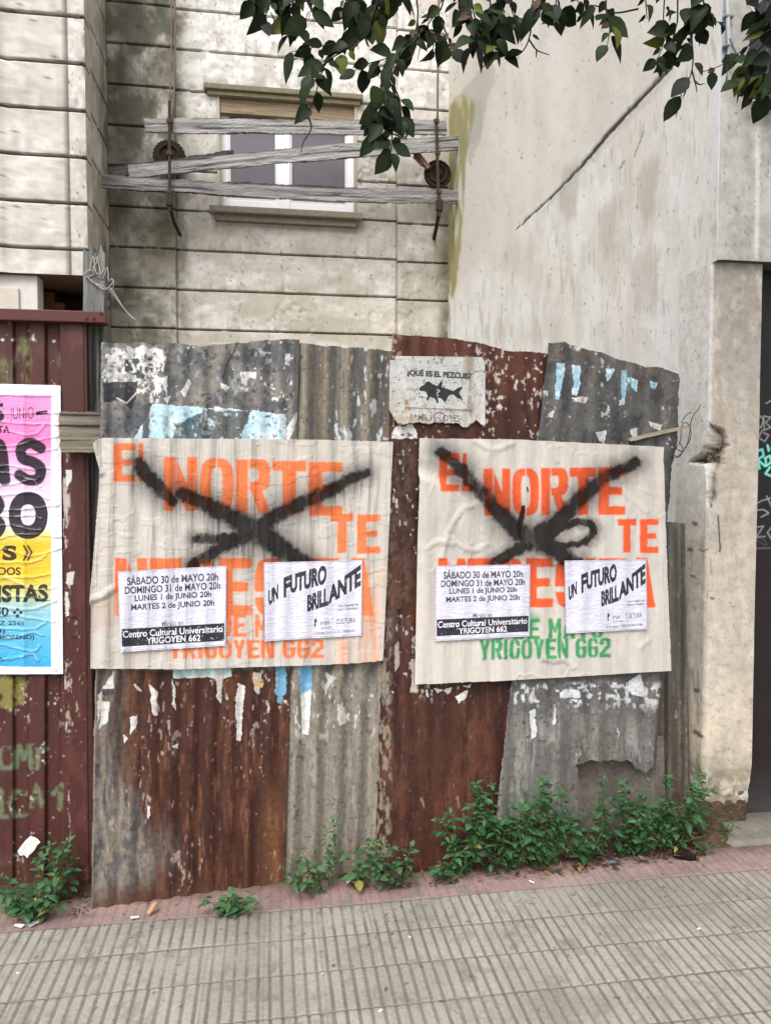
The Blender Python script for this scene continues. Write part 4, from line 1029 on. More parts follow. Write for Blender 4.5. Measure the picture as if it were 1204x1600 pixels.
# ================================================================== posters
def posterY(x):
    return np.interp(x, [100, 140, 445, 612, 640, 660, 790, 900, 1040, 1100], [3.022, 3.026, 3.108, 3.135, 3.12, 3.118, 3.128, 3.156, 3.235, 3.25])
def draped(X, Y, seed):
    fold = fbm(X / 16, Y / 170, seed, 3) - .5
    return -.0045 * np.sin(2 * np.pi * (X + .03 * Y) / 31) - .016 * fold - .012 * (fbm(X / 90, Y / 90, seed + 5, 3) - .5)

ORG, GRN, SPR = S(232, 110, 58), S(34, 138, 76), S(15, 14, 14)
def cream(g, seed, base):
    g.col[:] = base
    g.mix(.5 * sm(.42, .62, g.n(60, 90, seed)), base * .86); g.mix(.5 * sm(.52, .66, g.n(40, 120, seed + 1)), np.minimum(base * 1.1, .8)); g.mix(.35 * sm(.55, .68, g.n(14, 30, seed + 2)), S(190, 176, 158))
def spray(g, strokes, col, seed):
    tot = np.zeros(g.X.shape)
    for pts, w in strokes:
        c = curve_pts(pts, 26)
        ww = np.interp(np.linspace(0, 1, len(c)), np.linspace(0, 1, len(np.atleast_1d(w))), np.atleast_1d(w)) if np.ndim(w) else w
        core = g.stroke(c, np.asarray(ww) * 1.25, .66, 5, seed)
        halo = g.stroke(c, np.asarray(ww) * 2.1, .98, 6, seed + 1)
        tot = np.maximum(tot, np.maximum(.96 * core, .62 * halo))
    grain = g.n(2.2, 2.2, seed + 2, 2); bl = g.n(16, 30, seed + 9, 4)
    tot = tot * (1 + .10 * (grain - .5)) * (.95 + .2 * sm(.36, .55, bl))
    g.mix(np.clip(tot, 0, .97), col)
    return tot

# left poster
g = G((143, 684), (614, 688), (598, 1036), (140, 1050), .8)
yt_ = np.interp(g.X, [140, 150, 160, 200, 300, 380, 480, 614], [700, 688, 684, 681, 680, 683, 686, 690])
g.keep = (g.Y > yt_ + 1.5 * (fbm(g.X / 9, g.X * 0, 1301, 3) - .5)) & (g.X > np.interp(g.Y, [680, 690, 712, 735, 760, 900, 936, 950, 1050], [147, 145, 150, 157, 155, 143, 139, 142, 141])) & (g.Y < np.interp(g.X, [140, 300, 440, 560, 600], [1045, 1046, 1043, 1036, 1032]))
cream(g, 1302, S(190, 184, 176))
og = S(222, 106, 44)
og_m = sm(.18, .42, g.n(10, 30, 1305))
for args in (('EL', 178, 234, 693, 753, -.02, .16, {'L': .5}), ('NORTE', 256, 535, 714, 798, .035, .07, None), ('TE', 516, 594, 803, 864, .02, .16, None), ('NECESITA', 180, 584, 872, 962, 0, .08, {'I': .5}), ('9 DE MAYO', 308, 486, 958, 994, .02, .12, None), ('YRIGOYEN 662', 264, 506, 1000, 1029, -.004, .10, {'I': .45})):
    m = stencil(g, args[0], args[1], args[2], args[3], args[4], args[5], args[6], args[7])
    m = m * (.72 + .28 * og_m) + .22 * g.blur(m, 10) * (m < .4)
    g.mix(.9 * m, og)
    if args[0] == 'NECESITA': g.mix(.45 * m * sm(1, 0, (g.X - 180) / 90), S(214, 90, 60))
g.mix(.55 * np.exp(-((g.X - 578) / 16.0) ** 2) * sm(870, 900, g.Y) * sm(.3, .6, g.n(8, 60, 1306)), S(226, 140, 92)); g.mix(.5 * np.exp(-((g.X - 536) / 9.0) ** 2) * sm(985, 1005, g.Y), S(224, 130, 80))
t_ = spray(g, [([(217, 722), (226, 738), (246, 760), (268, 784)], [9, 11, 12, 9]), ([(284, 772), (330, 792), (380, 818), (412, 838), (446, 862), (486, 884)], [12, 13, 15, 20, 16, 11]), ([(572, 738), (545, 750), (512, 768), (478, 784), (432, 806), (398, 828)], [8, 8, 11, 12, 12, 13]), ([(398, 828), (350, 854), (300, 882)], [14, 10, 9]), ([(306, 842), (350, 842), (400, 836)], [7, 8, 8])], SPR, 1307)
dr = np.clip(t_ * 0 + np.maximum.reduce([np.roll(t_, k, 0) * (1 - k / 60) for k in (12, 24, 36, 48)]), 0, 1) * sm(.55, .66, g.n(3.2, 120, 1308, 3))
g.mix(.75 * dr, S(52, 47, 46))
g.mix(.45 * g.blur(g.poly([(141, 930), (190, 925), (186, 975), (142, 990)], 8, 81, 20), 4), S(172, 150, 128))
fold = g.stroke([(150, 690), (152, 715), (158, 738)], 5, .9) ; g.h += .012 * fold + .010 * g.stroke([(140, 938), (160, 932), (176, 920)], 5, .95)
for k, x_ in enumerate((196, 262, 330, 400, 470, 548, 566, 585)):
    g.h += (.004 + .003 * (k > 4)) * np.exp(-((g.X - x_ - 8 * np.sin(g.Y / 90 + k)) / 5.0) ** 2) * sm(.3, .6, vnoise(g.Y / 80, g.Y * 0 + k, 1309))
g.h += .003 * sm(.52, .56, g.n(34, 16, 1310, 3)) * .5
def ridge(sx, sy, seed, k=14): return np.clip(1 - np.abs(g.n(sx, sy, seed, 3) - .5) * k, 0, 1)
g.h += .0022 * ridge(12, 190, 1311) + .0014 * ridge(40, 60, 1312, 26) * sm(.5, .6, g.n(70, 70, 1313))
surfY = posterY(g.X) + draped(g.X, g.Y, 1320)
o = surf(g, surfY, 'poster', M['cloth'])
tag(o, 'large cream stencilled poster all in orange letters, pasted over the pale wavy sheet', 'poster', 'large stencilled posters')

# right poster
g = G((655, 682), (1040, 694), (1050, 1048), (648, 1072), .8)
g.keep = (g.Y > np.interp(g.X, [650, 700, 800, 1040], [684, 685, 686, 698])) & (g.X < np.interp(g.Y, [690, 720, 1050], [1037, 1036, 1048]) + 1.5 * (fbm(g.Y / 9, g.Y * 0, 1331, 3) - .5)) & (g.Y < np.interp(g.X, [648, 760, 870, 1050], [1070, 1065, 1062, 1049]) + 1.5 * (fbm(g.X / 12, g.X * 0, 1332, 3) - .5))
cream(g, 1333, S(193, 187, 179))
o2 = S(220, 82, 28)
om = sm(.15, .4, g.n(9, 24, 1335))
for args in (('EL', 686, 738, 708, 768, 0, .14, {'L': .5}), ('NORTE', 755, 976, 732, 806, -.01, .07, None), ('TE', 964, 1028, 811, 864, 0, .2, None), ('NECESITA', 684, 1023, 872, 949, 0, .08, {'I': .5})):
    m = stencil(g, args[0], *args[1:7], args[7]); m = m * (.82 + .18 * om) + .18 * g.blur(m, 8) * (m < .4)
    g.mix(.95 * m, o2)
for args in (('9 DE MAYO', 768, 942, 968, 1000, -.02, .12, None), ('YRIGOYEN 662', 748, 953, 1000, 1031, -.02, .10, {'I': .45})):
    m = stencil(g, args[0], *args[1:7], args[7]); m = m * (.85 + .15 * om) + .16 * g.blur(m, 8) * (m < .4)
    g.mix(.93 * m, GRN)
g.mix(.5 * g.stroke([(826, 962), (838, 966), (830, 975)], 6, .9, 3), GRN)
t_ = spray(g, [([(688, 706), (700, 716), (722, 736), (752, 772)], [9, 9, 11, 10]), ([(750, 768), (778, 800), (812, 832), (850, 850), (900, 880)], [11, 12, 15, 17, 11]), ([(992, 724), (968, 735), (938, 750), (902, 784), (866, 818), (826, 846)], [9, 9, 11, 12, 14, 14]), ([(830, 846), (800, 862), (770, 880)], [12, 9, 7]), ([(862, 842), (876, 826), (904, 816), (926, 822), (924, 838), (902, 850), (872, 852), (850, 846)], [5, 5.5, 6, 6, 6, 6, 6, 6])], S(19, 17, 17), 1337)
g.mix(.97 * g.stroke([(817, 792), (815, 806), (810, 822), (812, 840)], [2.5, 4.5, 4, 2], .35, 1.5), S(20, 18, 18)); g.mix(.9 * g.stroke([(823, 762), (824, 768)], 1.5, .5), SPR)
# the slack upper left corner: a flap of paper that bellies out over a crease
cre = curve_pts([(658, 744), (690, 758), (728, 786), (760, 776)], 24)
dist = g.Y - np.interp(g.X, cre[:, 0], cre[:, 1])
fl = sm(792, 730, g.X) * sm(-4, 3, dist) * (1 - sm(18, 110, dist))
g.h += .020 * fl - .012 * sm(775, 720, g.X) * (1 - sm(0, 20, np.abs(dist + 12)))
for pts, a_ in (([(690, 870), (700, 830), (720, 796), (732, 790)], .006), ([(668, 856), (684, 846), (706, 850)], .004), ([(840, 1012), (856, 1032), (880, 1030), (895, 1042)], .006), ([(845, 1030), (870, 1026)], .004), ([(1000, 1012), (1012, 1000)], .004), ([(742, 690), (770, 702), (800, 694)], .005), ([(960, 760), (1010, 800)], .003), ([(860, 700), (868, 720)], .004), ([(700, 840), (735, 860), (760, 850)], .004)):
    g.h += a_ * g.stroke(curve_pts(pts, 16), 4, .95, 2)
g.h += .005 * (g.n(50, 50, 1338, 4) - .5)
g.h += .0022 * ridge(46, 60, 1351, 26) * sm(.46, .56, g.n(80, 80, 1352)) + .0014 * ridge(18, 150, 1353, 16)
surfY = posterY(g.X) + .7 * draped(g.X, g.Y, 1340)
o = surf(g, surfY, 'poster', M['cloth'])
tag(o, 'large cream stencilled poster with green words along its bottom, under the fish notice', 'poster', 'large stencilled posters')

def wrinkle(g, seed, a=.0012):
    n1 = g.n(20, 5, seed, 4); n2 = g.n(11, 11, seed + 3, 3)
    r1 = 1 - np.abs(n1 - .5) * 16
    g.h += a * np.clip(r1, 0, 1) + .0012 * (n2 - .5) * 2
INK, PAPER = S(30, 29, 36), S(204, 203, 216)
def flyer_base(q, seed):
    g = G(*q, .42)
    g.col[:] = PAPER
    g.mix(.4 * sm(.45, .62, g.n(24, 12, seed)), S(198, 198, 214)); g.mix(.4 * sm(.55, .68, g.n(14, 9, seed + 1)), S(226, 226, 232))
    wrinkle(g, seed + 7)
    return g
def qq(q):
    tl, tr, br, bl = [np.array(p, float) for p in q]
    return lambda u, v: tuple((tl * (1 - u) + tr * u) * (1 - v) + (bl * (1 - u) + br * u) * v)
def sub(q, u0, v0, u1, v1, dv=0.0):
    f = qq(q)
    return (f(u0, v0), f(u1, v0 + dv), f(u1, v1 + dv), f(u0, v1))

def date_flyer(q, seed, label, drape):
    g = flyer_base(q, seed)
    for t, u0, u1, v0, v1 in (('SÁBADO 30 de MAYO 20h', .085, .925, .058, .178), ('DOMINGO 31 de MAYO 20h', .06, .945, .195, .287), ('LUNES 1 de JUNIO 20h', .15, .86, .305, .402), ('MARTES 2 de JUNIO 20h', .115, .89, .415, .512)):
        g.mix(.95 * g.text(t, sub(q, u0, v0, u1, v1), .026), INK)
    g.mix(.85 * g.text('Miralo en', sub(q, .40, .645, .60, .715), .006), INK)
    f = qq(q)
    g.mix(.97 * g.poly([f(.018, .715), f(.985, .715), f(.985, .935), f(.018, .935)]), S(30, 29, 37))
    g.mix(.95 * g.text('Centro Cultural Universitario', sub(q, .03, .74, .97, .825), .018), S(225, 225, 232)); g.mix(.95 * g.text('YRIGOYEN 662', sub(q, .25, .838, .76, .92), .022), S(225, 225, 232))
    for e in ([f(.006, .01), f(.994, .01)], [f(.994, .01), f(.994, .985)], [f(.006, .985), f(.994, .985)], [f(.006, .01), f(.006, .985)]):
        g.mix(.5 * g.stroke(e, .7, .5), S(120, 120, 140))
    g.mix(.5 * sm(.66, .72, g.n(3, 2.4, seed + 5, 3)), PAPER)
    o = surf(g, posterY(g.X) + drape * draped(g.X, g.Y, 1320 if drape == 1 else 1340) - .0115, 'date_flyer', M['paper'])
    return tag(o, label, 'flyer', 'small white date flyers')
date_flyer(((184, 893), (354, 884), (353, 1009), (188, 1019)), 1401, 'small white flyer listing dates, pasted on the all orange stencilled poster', 1)
date_flyer(((680, 884), (828, 882), (827, 994), (679, 1002)), 1421, 'small white flyer listing dates, pasted on the poster with green words', .7)

def future_flyer(q, seed, label, drape):
    g = flyer_base(q, seed)
    f = qq(q)
    def T(t, pts, b=.055):
        g.mix(.96 * g.text(t, tuple(f(*p) for p in pts), b), INK)
    T('UN', ((.045, .36), (.145, .28), (.145, .47), (.045, .56))); T('F', ((.20, .20), (.265, .17), (.265, .42), (.20, .46)), .05); T('UTURO', ((.265, .165), (.64, .045), (.635, .30), (.265, .41)))
    T('BRILL', ((.44, .44), (.655, .345), (.655, .58), (.44, .655))); T('ANTE', ((.655, .345), (.985, .055), (.985, .34), (.655, .57)))
    T('Una muestra de', ((.755, .575), (.965, .565), (.965, .60), (.755, .61)), .01); T('teatro universitario', ((.755, .625), (.96, .615), (.96, .65), (.755, .66)), .01)
    T('mas', ((.58, .79), (.67, .785), (.67, .83), (.58, .835)), -.004); T('CULTURA', ((.735, .765), (.935, .755), (.935, .825), (.735, .835)), .004); T('SECRETARIA', ((.58, .86), (.70, .855), (.70, .88), (.58, .885)), -.002)
    T('SECRETARIA DE EXTENSION UNIVERSITARIA', ((.50, .925), (.94, .91), (.94, .945), (.50, .96)), .004)
    g.mix(.95 * g.poly([f(.515, .75), f(.535, .745), f(.54, .79), f(.525, .80), f(.528, .86), f(.516, .86), f(.512, .80)]), INK)
    for e in ([f(.006, .012), f(.994, .012)], [f(.994, .012), f(.994, .985)], [f(.006, .985), f(.994, .985)], [f(.006, .012), f(.006, .985)]):
        g.mix(.5 * g.stroke(e, .7, .5), S(120, 120, 140))
    g.mix(.45 * sm(.66, .72, g.n(3, 2.4, seed + 5, 3)), PAPER)
    o = surf(g, posterY(g.X) + drape * draped(g.X, g.Y, 1320 if drape == 1 else 1340) - .0115, 'event_flyer', M['paper'])
    return tag(o, label, 'flyer', 'small white event flyers')
future_flyer(((412, 879), (566, 875), (565, 993), (413, 1002)), 1441, 'small white flyer with slanting black title, on the all orange stencilled poster', 1)
future_flyer(((881, 876), (1009, 874), (1011, 983), (883, 990)), 1461, 'small white flyer with slanting black title, on the poster with green words', .7)

# fish notice
g = G((609, 556), (758, 558), (758, 668), (607, 666), .42)
bot = np.interp(g.X, [607, 614, 622, 632, 650, 668, 690, 715, 724, 732, 744, 752, 758], [640, 652, 663, 662, 660, 663, 660, 662, 670, 666, 656, 664, 666])
g.keep = (g.Y < bot + 5 * (fbm(g.X / 5, g.X * 0, 1481, 3) - .5)) & ~((g.X < 617) & (g.Y < 562 + 0 * g.X) & (g.X + g.Y < 1178)) & (g.X < np.interp(g.Y, [556, 566, 668], [752, 757.5, 758]))
g.col[:] = S(190, 191, 188); g.mix(.6 * sm(.45, .62, g.n(20, 20, 1482)), S(204, 204, 200)); g.mix(.7 * sm(.52, .62, g.n(12, 16, 1483)) * sm(600, 660, g.Y + .3 * (700 - g.X)), S(180, 158, 128)); g.mix(.7 * np.exp(-((g.X - 733) / 9.0) ** 2) * sm(.40, .58, g.n(6, 14, 1484)), S(136, 120, 96)); g.mix(.55 * sm(.58, .66, g.n(4, 7, 1485)), S(150, 132, 108)); g.mix(.75 * sm(.635, .68, g.n(3.5, 4.5, 1486, 4)), S(90, 78, 66)); g.mix(.8 * (1 - sm(612, 640, g.X - .35 * (g.Y - 640))) * sm(618, 640, g.Y) * sm(.38, .5, g.n(7, 7, 1487)), S(186, 166, 138))
dk = S(34, 36, 40)
g.mix(.93 * g.text('¿QUÉ ES EL PEZCUIS?', ((636, 575), (736, 581), (736, 595), (636, 589)), .055), dk)
fish = [(654, 607), (658, 603), (662, 602), (665, 597), (670, 596), (676, 600), (683, 603), (688, 596), (691, 596), (690, 605), (700, 608), (708, 611), (715, 606), (723, 604), (717, 614), (723, 625), (714, 622), (707, 616), (701, 618), (695, 629), (688, 622), (683, 621), (685, 629), (683, 631), (679, 623), (672, 620), (669, 625), (665, 627), (668, 619), (665, 612), (659, 611), (656, 611)]
g.mix(.96 * g.poly(fish), dk); g.mix(.85 * g.text('?', ((681, 608), (687, 608), (687, 619), (681, 619)), .01), S(170, 172, 172))
g.mix(.6 * g.stroke([(634, 637), (736, 641)], 1.0, .5), S(60, 50, 44)); g.mix(.75 * g.text('PREGUNTALO EN LA TEMPORADA CREATIVA', ((634, 637), (736, 641), (736, 645), (634, 641)), .008) * sm(.4, .46, g.n(4, 4, 1488)), S(66, 54, 48)); g.mix(.8 * g.text('FAMILY FLORES', ((640, 647), (718, 649), (718, 659), (640, 657)), .016) * sm(.40, .46, g.n(5, 5, 1489)), S(60, 52, 48))
g.mix(.7 * g.stroke(ring(678, 694, 645, 661), 1.4, .6), S(122, 62, 54))
wrinkle(g, 1490, .0008)
o = surf(g, fenceY(g.X) - .0345 - wave(g.X, 30, .0015), 'notice', M['paper'])
tag(o, 'stained pale notice with a black fish silhouette and a question, on rusty metal', 'notice')

# colourful programme poster on the gate
g = G((-330, 592), (95, 602), (99, 1053), (-330, 1056), .6)
def ramp(stops):
    ys_ = [s_[0] for s_ in stops]
    return np.stack([np.interp(g.Y, ys_, [s_[1][k] for s_ in stops]) for k in range(3)], -1)
g.col[:] = S(226, 226, 234)
body = (g.Y > 617) & (g.X < 80.5) & (g.Y < 1042 + .01 * (g.X - 80))
rc = ramp([(617, S(222, 150, 200)), (690, S(226, 122, 178)), (712, S(222, 158, 198)), (770, S(222, 196, 218)), (820, S(224, 216, 222)), (838, S(226, 206, 110)), (850, S(222, 184, 54)), (900, S(220, 186, 60)), (925, S(196, 196, 120)), (950, S(150, 190, 196)), (985, S(98, 178, 212)), (1042, S(60, 160, 206))])
g.col = np.where(body[..., None], rc, g.col)
K_ = S(36, 33, 42)
def A(t, x0, x1, y0, y1, b=.02, sl=0.0, a=.95): g.mix(a * g.line(t, x0, x1, y0, y1, sl, b) * (g.X < 81), K_)
A('JUNIO', 16, 53, 637, 661, -.012, -.03); A('5', -12, 7, 630, 660, .03); g.mix(g.poly([(57, 643), (75, 641), (75, 647), (57, 649)]), K_)
A('ITA', -6, 16, 665, 677, .02)
def fat(pts, w): g.mix(.97 * g.stroke(curve_pts(pts, 40), w, .15), K_)
fat([(64, 700), (48, 692), (34, 700), (36, 716), (52, 722), (64, 732), (60, 748), (44, 750), (31, 742)], 8.5)
fat([(-20, 750), (-8, 700), (2, 700), (8, 750)], 9); g.mix(g.poly([(-12, 726), (6, 726), (8, 738), (-14, 738)]), K_)
m = g.poly(ring(14, 75, 768, 842, p=2.2)) - g.poly(ring(33, 56, 788, 821, p=2.2)); g.mix(.97 * m, K_); fat([(-30, 786), (-10, 776), (0, 790), (-8, 806), (2, 822), (-10, 838), (-28, 832)], 8)
A('S', 4, 27, 852, 876, .05); g.mix(.9 * (g.stroke([(38, 853), (44, 863), (38, 875)], 1.6, .3) + g.stroke([(44, 853), (50, 863), (44, 875)], 1.6, .3)), K_)
A('DOS', -2, 33, 886, 899, .03); A('ISTAS', -4, 76, 914, 942, .045, -.02); A('50', -8, 14, 948, 963, .03)
for q in ((23, 957), (28, 952), (33, 957), (28, 962)): g.mix(.95 * g.stroke([q, (q[0] + .5, q[1])], 2.6, .3), K_)
A('RZ 256)', -8, 38, 970, 979, .02); A('8)', -6, 9, 983, 991, .02); A('Y MORENO)', -12, 54, 992, 1001, .03); A('A', -6, 8, 1027, 1032, .02); g.mix(.7 * g.line('imprenta', 80, 90, 1047, 1050, 0, .01), K_)
for k, y_ in enumerate(list(range(622, 1040, 17))):
    rr = np.random.RandomState(900 + k)
    c = curve_pts([(-40 + rr.uniform(-20, 30), y_ + rr.uniform(-9, 9)), (10 + rr.uniform(-10, 10), y_ + rr.uniform(-8, 8)), (50, y_ + rr.uniform(-9, 9)), (rr.uniform(60, 96), y_ + rr.uniform(-9, 9))], 24)
    ln = g.stroke(c, 2.0, .9, 2, 90 + k); g.h += .0035 * ln; g.mix(.35 * g.stroke(c, .8, .7, 2, 90 + k) * sm(.35, .6, g.n(16, 16, 1495)), S(226, 222, 228))
wrinkle(g, 1496, .001)
g.h += .004 * np.exp(-((g.X - 38) / 4.0) ** 2) + .0035 * np.exp(-((g.X - 86) / 6.0) ** 2)
o = surf(g, 3.200 + .003 * np.sin(g.X / 8), 'programme_poster', M['paper'])
tag(o, 'tall pink, yellow and blue programme poster pasted on the brown gate', 'poster')

# ------------------------------------------------------------------ stick with wire at the right end of the fence
s_ = MB()
s_.beam([P(984, 687, 3.225), P(1030, 676, 3.26), P(1081, 666, 3.29)], .016, .02, 20, woodcol(1501, S(150, 138, 116), S(176, 164, 142), S(96, 84, 68)), .0015, 8, .01)
tag(s_.build('stick', M['wood']), 'pale split stick poking out of the torn grey sheet towards the wall', 'stick')
s_ = MB()
for pp in ([(1076, 668), (1082, 650), (1090, 640), (1094, 632)], [(1078, 666), (1070, 660), (1064, 668), (1062, 690), (1056, 700), (1064, 706)], [(1078, 666), (1074, 690), (1066, 706), (1052, 716), (1044, 712)], [(1060, 690), (1066, 702), (1060, 714), (1050, 710)], [(1076, 668), (1079, 676), (1076, 690), (1069, 700)], [(1064, 660), (1072, 648), (1080, 644)]):
    s_.tube(wpts(pp, 3.27, .012), .0021, S(50, 46, 44), 5)
tag(s_.build('binding_wire', M['wire'], smooth=True), 'loops of dark wire twisted round the end of the pale stick', 'wire')

# ================================================================== old hanging scaffold in front of the window
pk_grp = 'weathered planks hung across the window'
wa, wb, wdk = S(104, 103, 102), S(176, 174, 171), S(44, 42, 41)
def plank(pts, w, seed, label, d=.032, Yp=8.32, a_=wa, b_=wb, dk=wdk, nseg=150):
    s_ = MB()
    s_.beam([P(x, y, Yp + dy) for x, y, dy in pts], [w_ * 5.9e-3 for w_ in np.atleast_1d(w)] if np.ndim(w) else w * 5.9e-3, d, nseg, woodcol(seed, a_, b_, dk), .012, seed, .035)
    return tag(s_.build('plank', M['wood']), label, 'plank', pk_grp)
plank([(230, 196, 0), (450, 198, 0), (694, 200, 0)], 25, 1601, 'topmost grey plank hanging level across the window under the leaves')
plank([(205, 268, .05), (440, 244, .04), (720, 223, .0)], [22, 25, 25], 1602, 'pale slanting plank that crosses the middle of the window')
plank([(180, 267, .10), (270, 258, .10), (362, 238, .10)], [22, 18, 5], 1603, 'dark broken plank splinter behind the left end of the slanting plank', a_=S(70, 68, 66), b_=S(104, 100, 96))
plank([(163, 284, 0), (300, 292, 0), (440, 300, 0), (580, 306, 0), (720, 308, 0)], [24, 22, 25, 25, 24], 1604, 'lowest dark stained plank hanging just above the window sill', a_=S(84, 82, 80), b_=S(160, 158, 156), dk=S(44, 42, 40))
rc_ = S(68, 52, 45)
for (x0_, y0_, x1_, y1_, lab, r_) in ((265, 158, 265, 330, 'thin rusty upright rod hanging at the left ends of the planks', .016), (681, 186, 686, 338, 'thin rusty upright rod hanging at the right ends of the planks', .018)):
    s_ = MB()
    s_.tube([P(x0_, y0_, 8.25), P((x0_ + x1_) / 2, (y0_ + y1_) / 2, 8.25), P(x1_, y1_, 8.25)], r_, rc_, 8)
    q = P(x1_, y1_ - 8, 8.25)
    s_.tube([q, q + np.array([.02, .25, -.10]), q + np.array([.05, .5, -.14])], r_ * 1.2, S(52, 44, 40), 8)
    s_.box(q[0] - .035, q[0] + .035, 8.22, 8.28, q[2] + .0, q[2] + .12, S(56, 46, 40), .01)
    for yy in (190, 240, 300):
        c = P(x0_ + (x1_ - x0_) * (yy - y0_) / (y1_ - y0_), yy, 8.25)
        s_.box(c[0] - .03, c[0] + .03, 8.225, 8.245, c[2] - .02, c[2] + .02, S(74, 56, 48), .006)
    tag(s_.build('hanger_rod', M['rust'], smooth=False), lab, 'rod', 'rusty rods that carry the planks')
for (x_, y_, r_, Yd, lab, nt) in ((264, 243, 24, 8.62, 'blackened round disc on the mossy wall behind the left rod', 26), (684, 271, 22, 8.45, 'rusty toothed disc behind the right rod', 30)):
    s_ = MB()
    c = P(x_, y_, Yd); R = r_ * Yd * 1.0 / 1180 * 1.0
    n_ = nt * 2
    V, f = [], []
    for yy in (0, .05):
        for k in range(n_):
            a = 2 * math.pi * k / n_; rr = R * (1.0 if k % 2 else .93)
            V.append(c + np.array([rr * math.cos(a), yy, rr * math.sin(a)]))
    f += [(k, (k + 1) % n_, n_ + (k + 1) % n_, n_ + k) for k in range(n_)]
    f += [tuple(range(n_ - 1, -1, -1)), tuple(range(n_, 2 * n_))]
    s_.add(V, f, S(46, 34, 32) if nt == 30 else S(44, 40, 34))
    s_.tube(curve_pts([c + np.array([.62 * R * math.cos(a), -.01, .62 * R * math.sin(a)]) for a in np.linspace(0, 6.28, 14)], 40), .012, S(66, 44, 40), 6)
    s_.tube([c + np.array([0, -.05, 0]), c + np.array([0, .3, 0])], .03, S(60, 48, 42), 10)
    tag(s_.build('rusty_disc', M['rust']), lab, 'disc', 'rusty discs beside the window')
s_ = MB()
s_.beam([P(622, 208, 8.5), P(650, 240, 8.42), P(668, 262, 8.4)], .055, .04, 16, woodcol(1611, S(110, 84, 72), S(140, 112, 98), S(70, 52, 46)), .006, 9, .02)
s_.beam([P(648, 246, 8.42), P(660, 258, 8.42)], .03, .03, 8, woodcol(1612, S(110, 84, 72), S(140, 112, 98), S(70, 52, 46)), .004, 9, .02)
tag(s_.build('brace', M['wood']), 'short brown forked strut slanting down to the toothed disc', 'strut')
for pts, lab in (([(267, -60), (268, 80), (265, 165)], 'thinner of two cables running up the wall from the left rod'), ([(272, -60), (274, 60), (272, 150), (268, 205)], 'second cable beside it, ending lower on the left rod'), ([(686, -60), (684, 90), (683, 192)], 'single thin cable running up from the right rod past the leaves')):
    s_ = MB(); s_.tube(curve_pts([P(a, c, 8.3) for a, c in pts], 14), .009 if 'thinner' in lab else .012, S(104, 92, 80), 6)
    tag(s_.build('hanging_cable', M['wire'], smooth=True), lab, 'cable', 'cables that hold the planks up')

# ------------------------------------------------------------------ wiring on the facade at the upper right
s_ = MB(); s_.tube(curve_pts([P(1135, -60, 3.28), P(1136, 20, 3.28), P(1138, 60, 3.28), P(1139, 96, 3.28)], 20), .010, S(176, 178, 180), 10)
for yy in (26, 72): 
    c = P(1137, yy, 3.28); s_.box(c[0] - .022, c[0] + .022, 3.27, 3.296, c[2] - .006, c[2] + .006, S(120, 122, 124), .002)
tag(s_.build('conduit', M['wire'], smooth=True), 'thin light grey upright pipe on the facade behind the leaves', 'pipe')
s_ = MB(); c0, c1 = P(1188, 130, 3.2), P(1262, 5, 3.2)
s_.box(c0[0], c1[0], 3.17, 3.295, c0[2], c1[2], S(58, 58, 66), .01); s_.box(c0[0] + .02, c1[0] - .02, 3.16, 3.172, c0[2] + .03, c1[2] - .03, S(74, 74, 84), .004)
tag(s_.build('electrical_box', M['door']), 'dark grey electrical box high on the facade at the picture edge', 'box')
for pp, cc, lab in (([(1150, 118), (1152, 138), (1170, 156), (1192, 156), (1206, 140), (1204, 120)], S(176, 176, 176), 'light grey cable sagging in a loop under the electrical box'), ([(1153, 110), (1156, 136), (1176, 152), (1200, 146)], S(60, 60, 64), 'dark cable sagging under the electrical box'), ([(1139, 60), (1150, 84), (1168, 100), (1196, 104)], S(70, 110, 104), 'teal cable running from the pipe to the electrical box'), ([(1196, 112), (1210, 100), (1220, 120), (1204, 128), (1194, 118)], S(206, 206, 206), 'small white coil of cable on the electrical box'), ([(1168, -20), (1172, 8), (1180, 20), (1190, 24)], S(196, 196, 196), 'short white cable dropping onto the top of the electrical box')):
    s_ = MB()
    s_.tube(curve_pts([P(a, c, 3.24 + .012 * math.sin(a)) for a, c in pp], 30), .0045, cc, 6)
    tag(s_.build('loose_cable', M['wire'], smooth=True), lab, 'cable', 'loose cables around the electrical box')

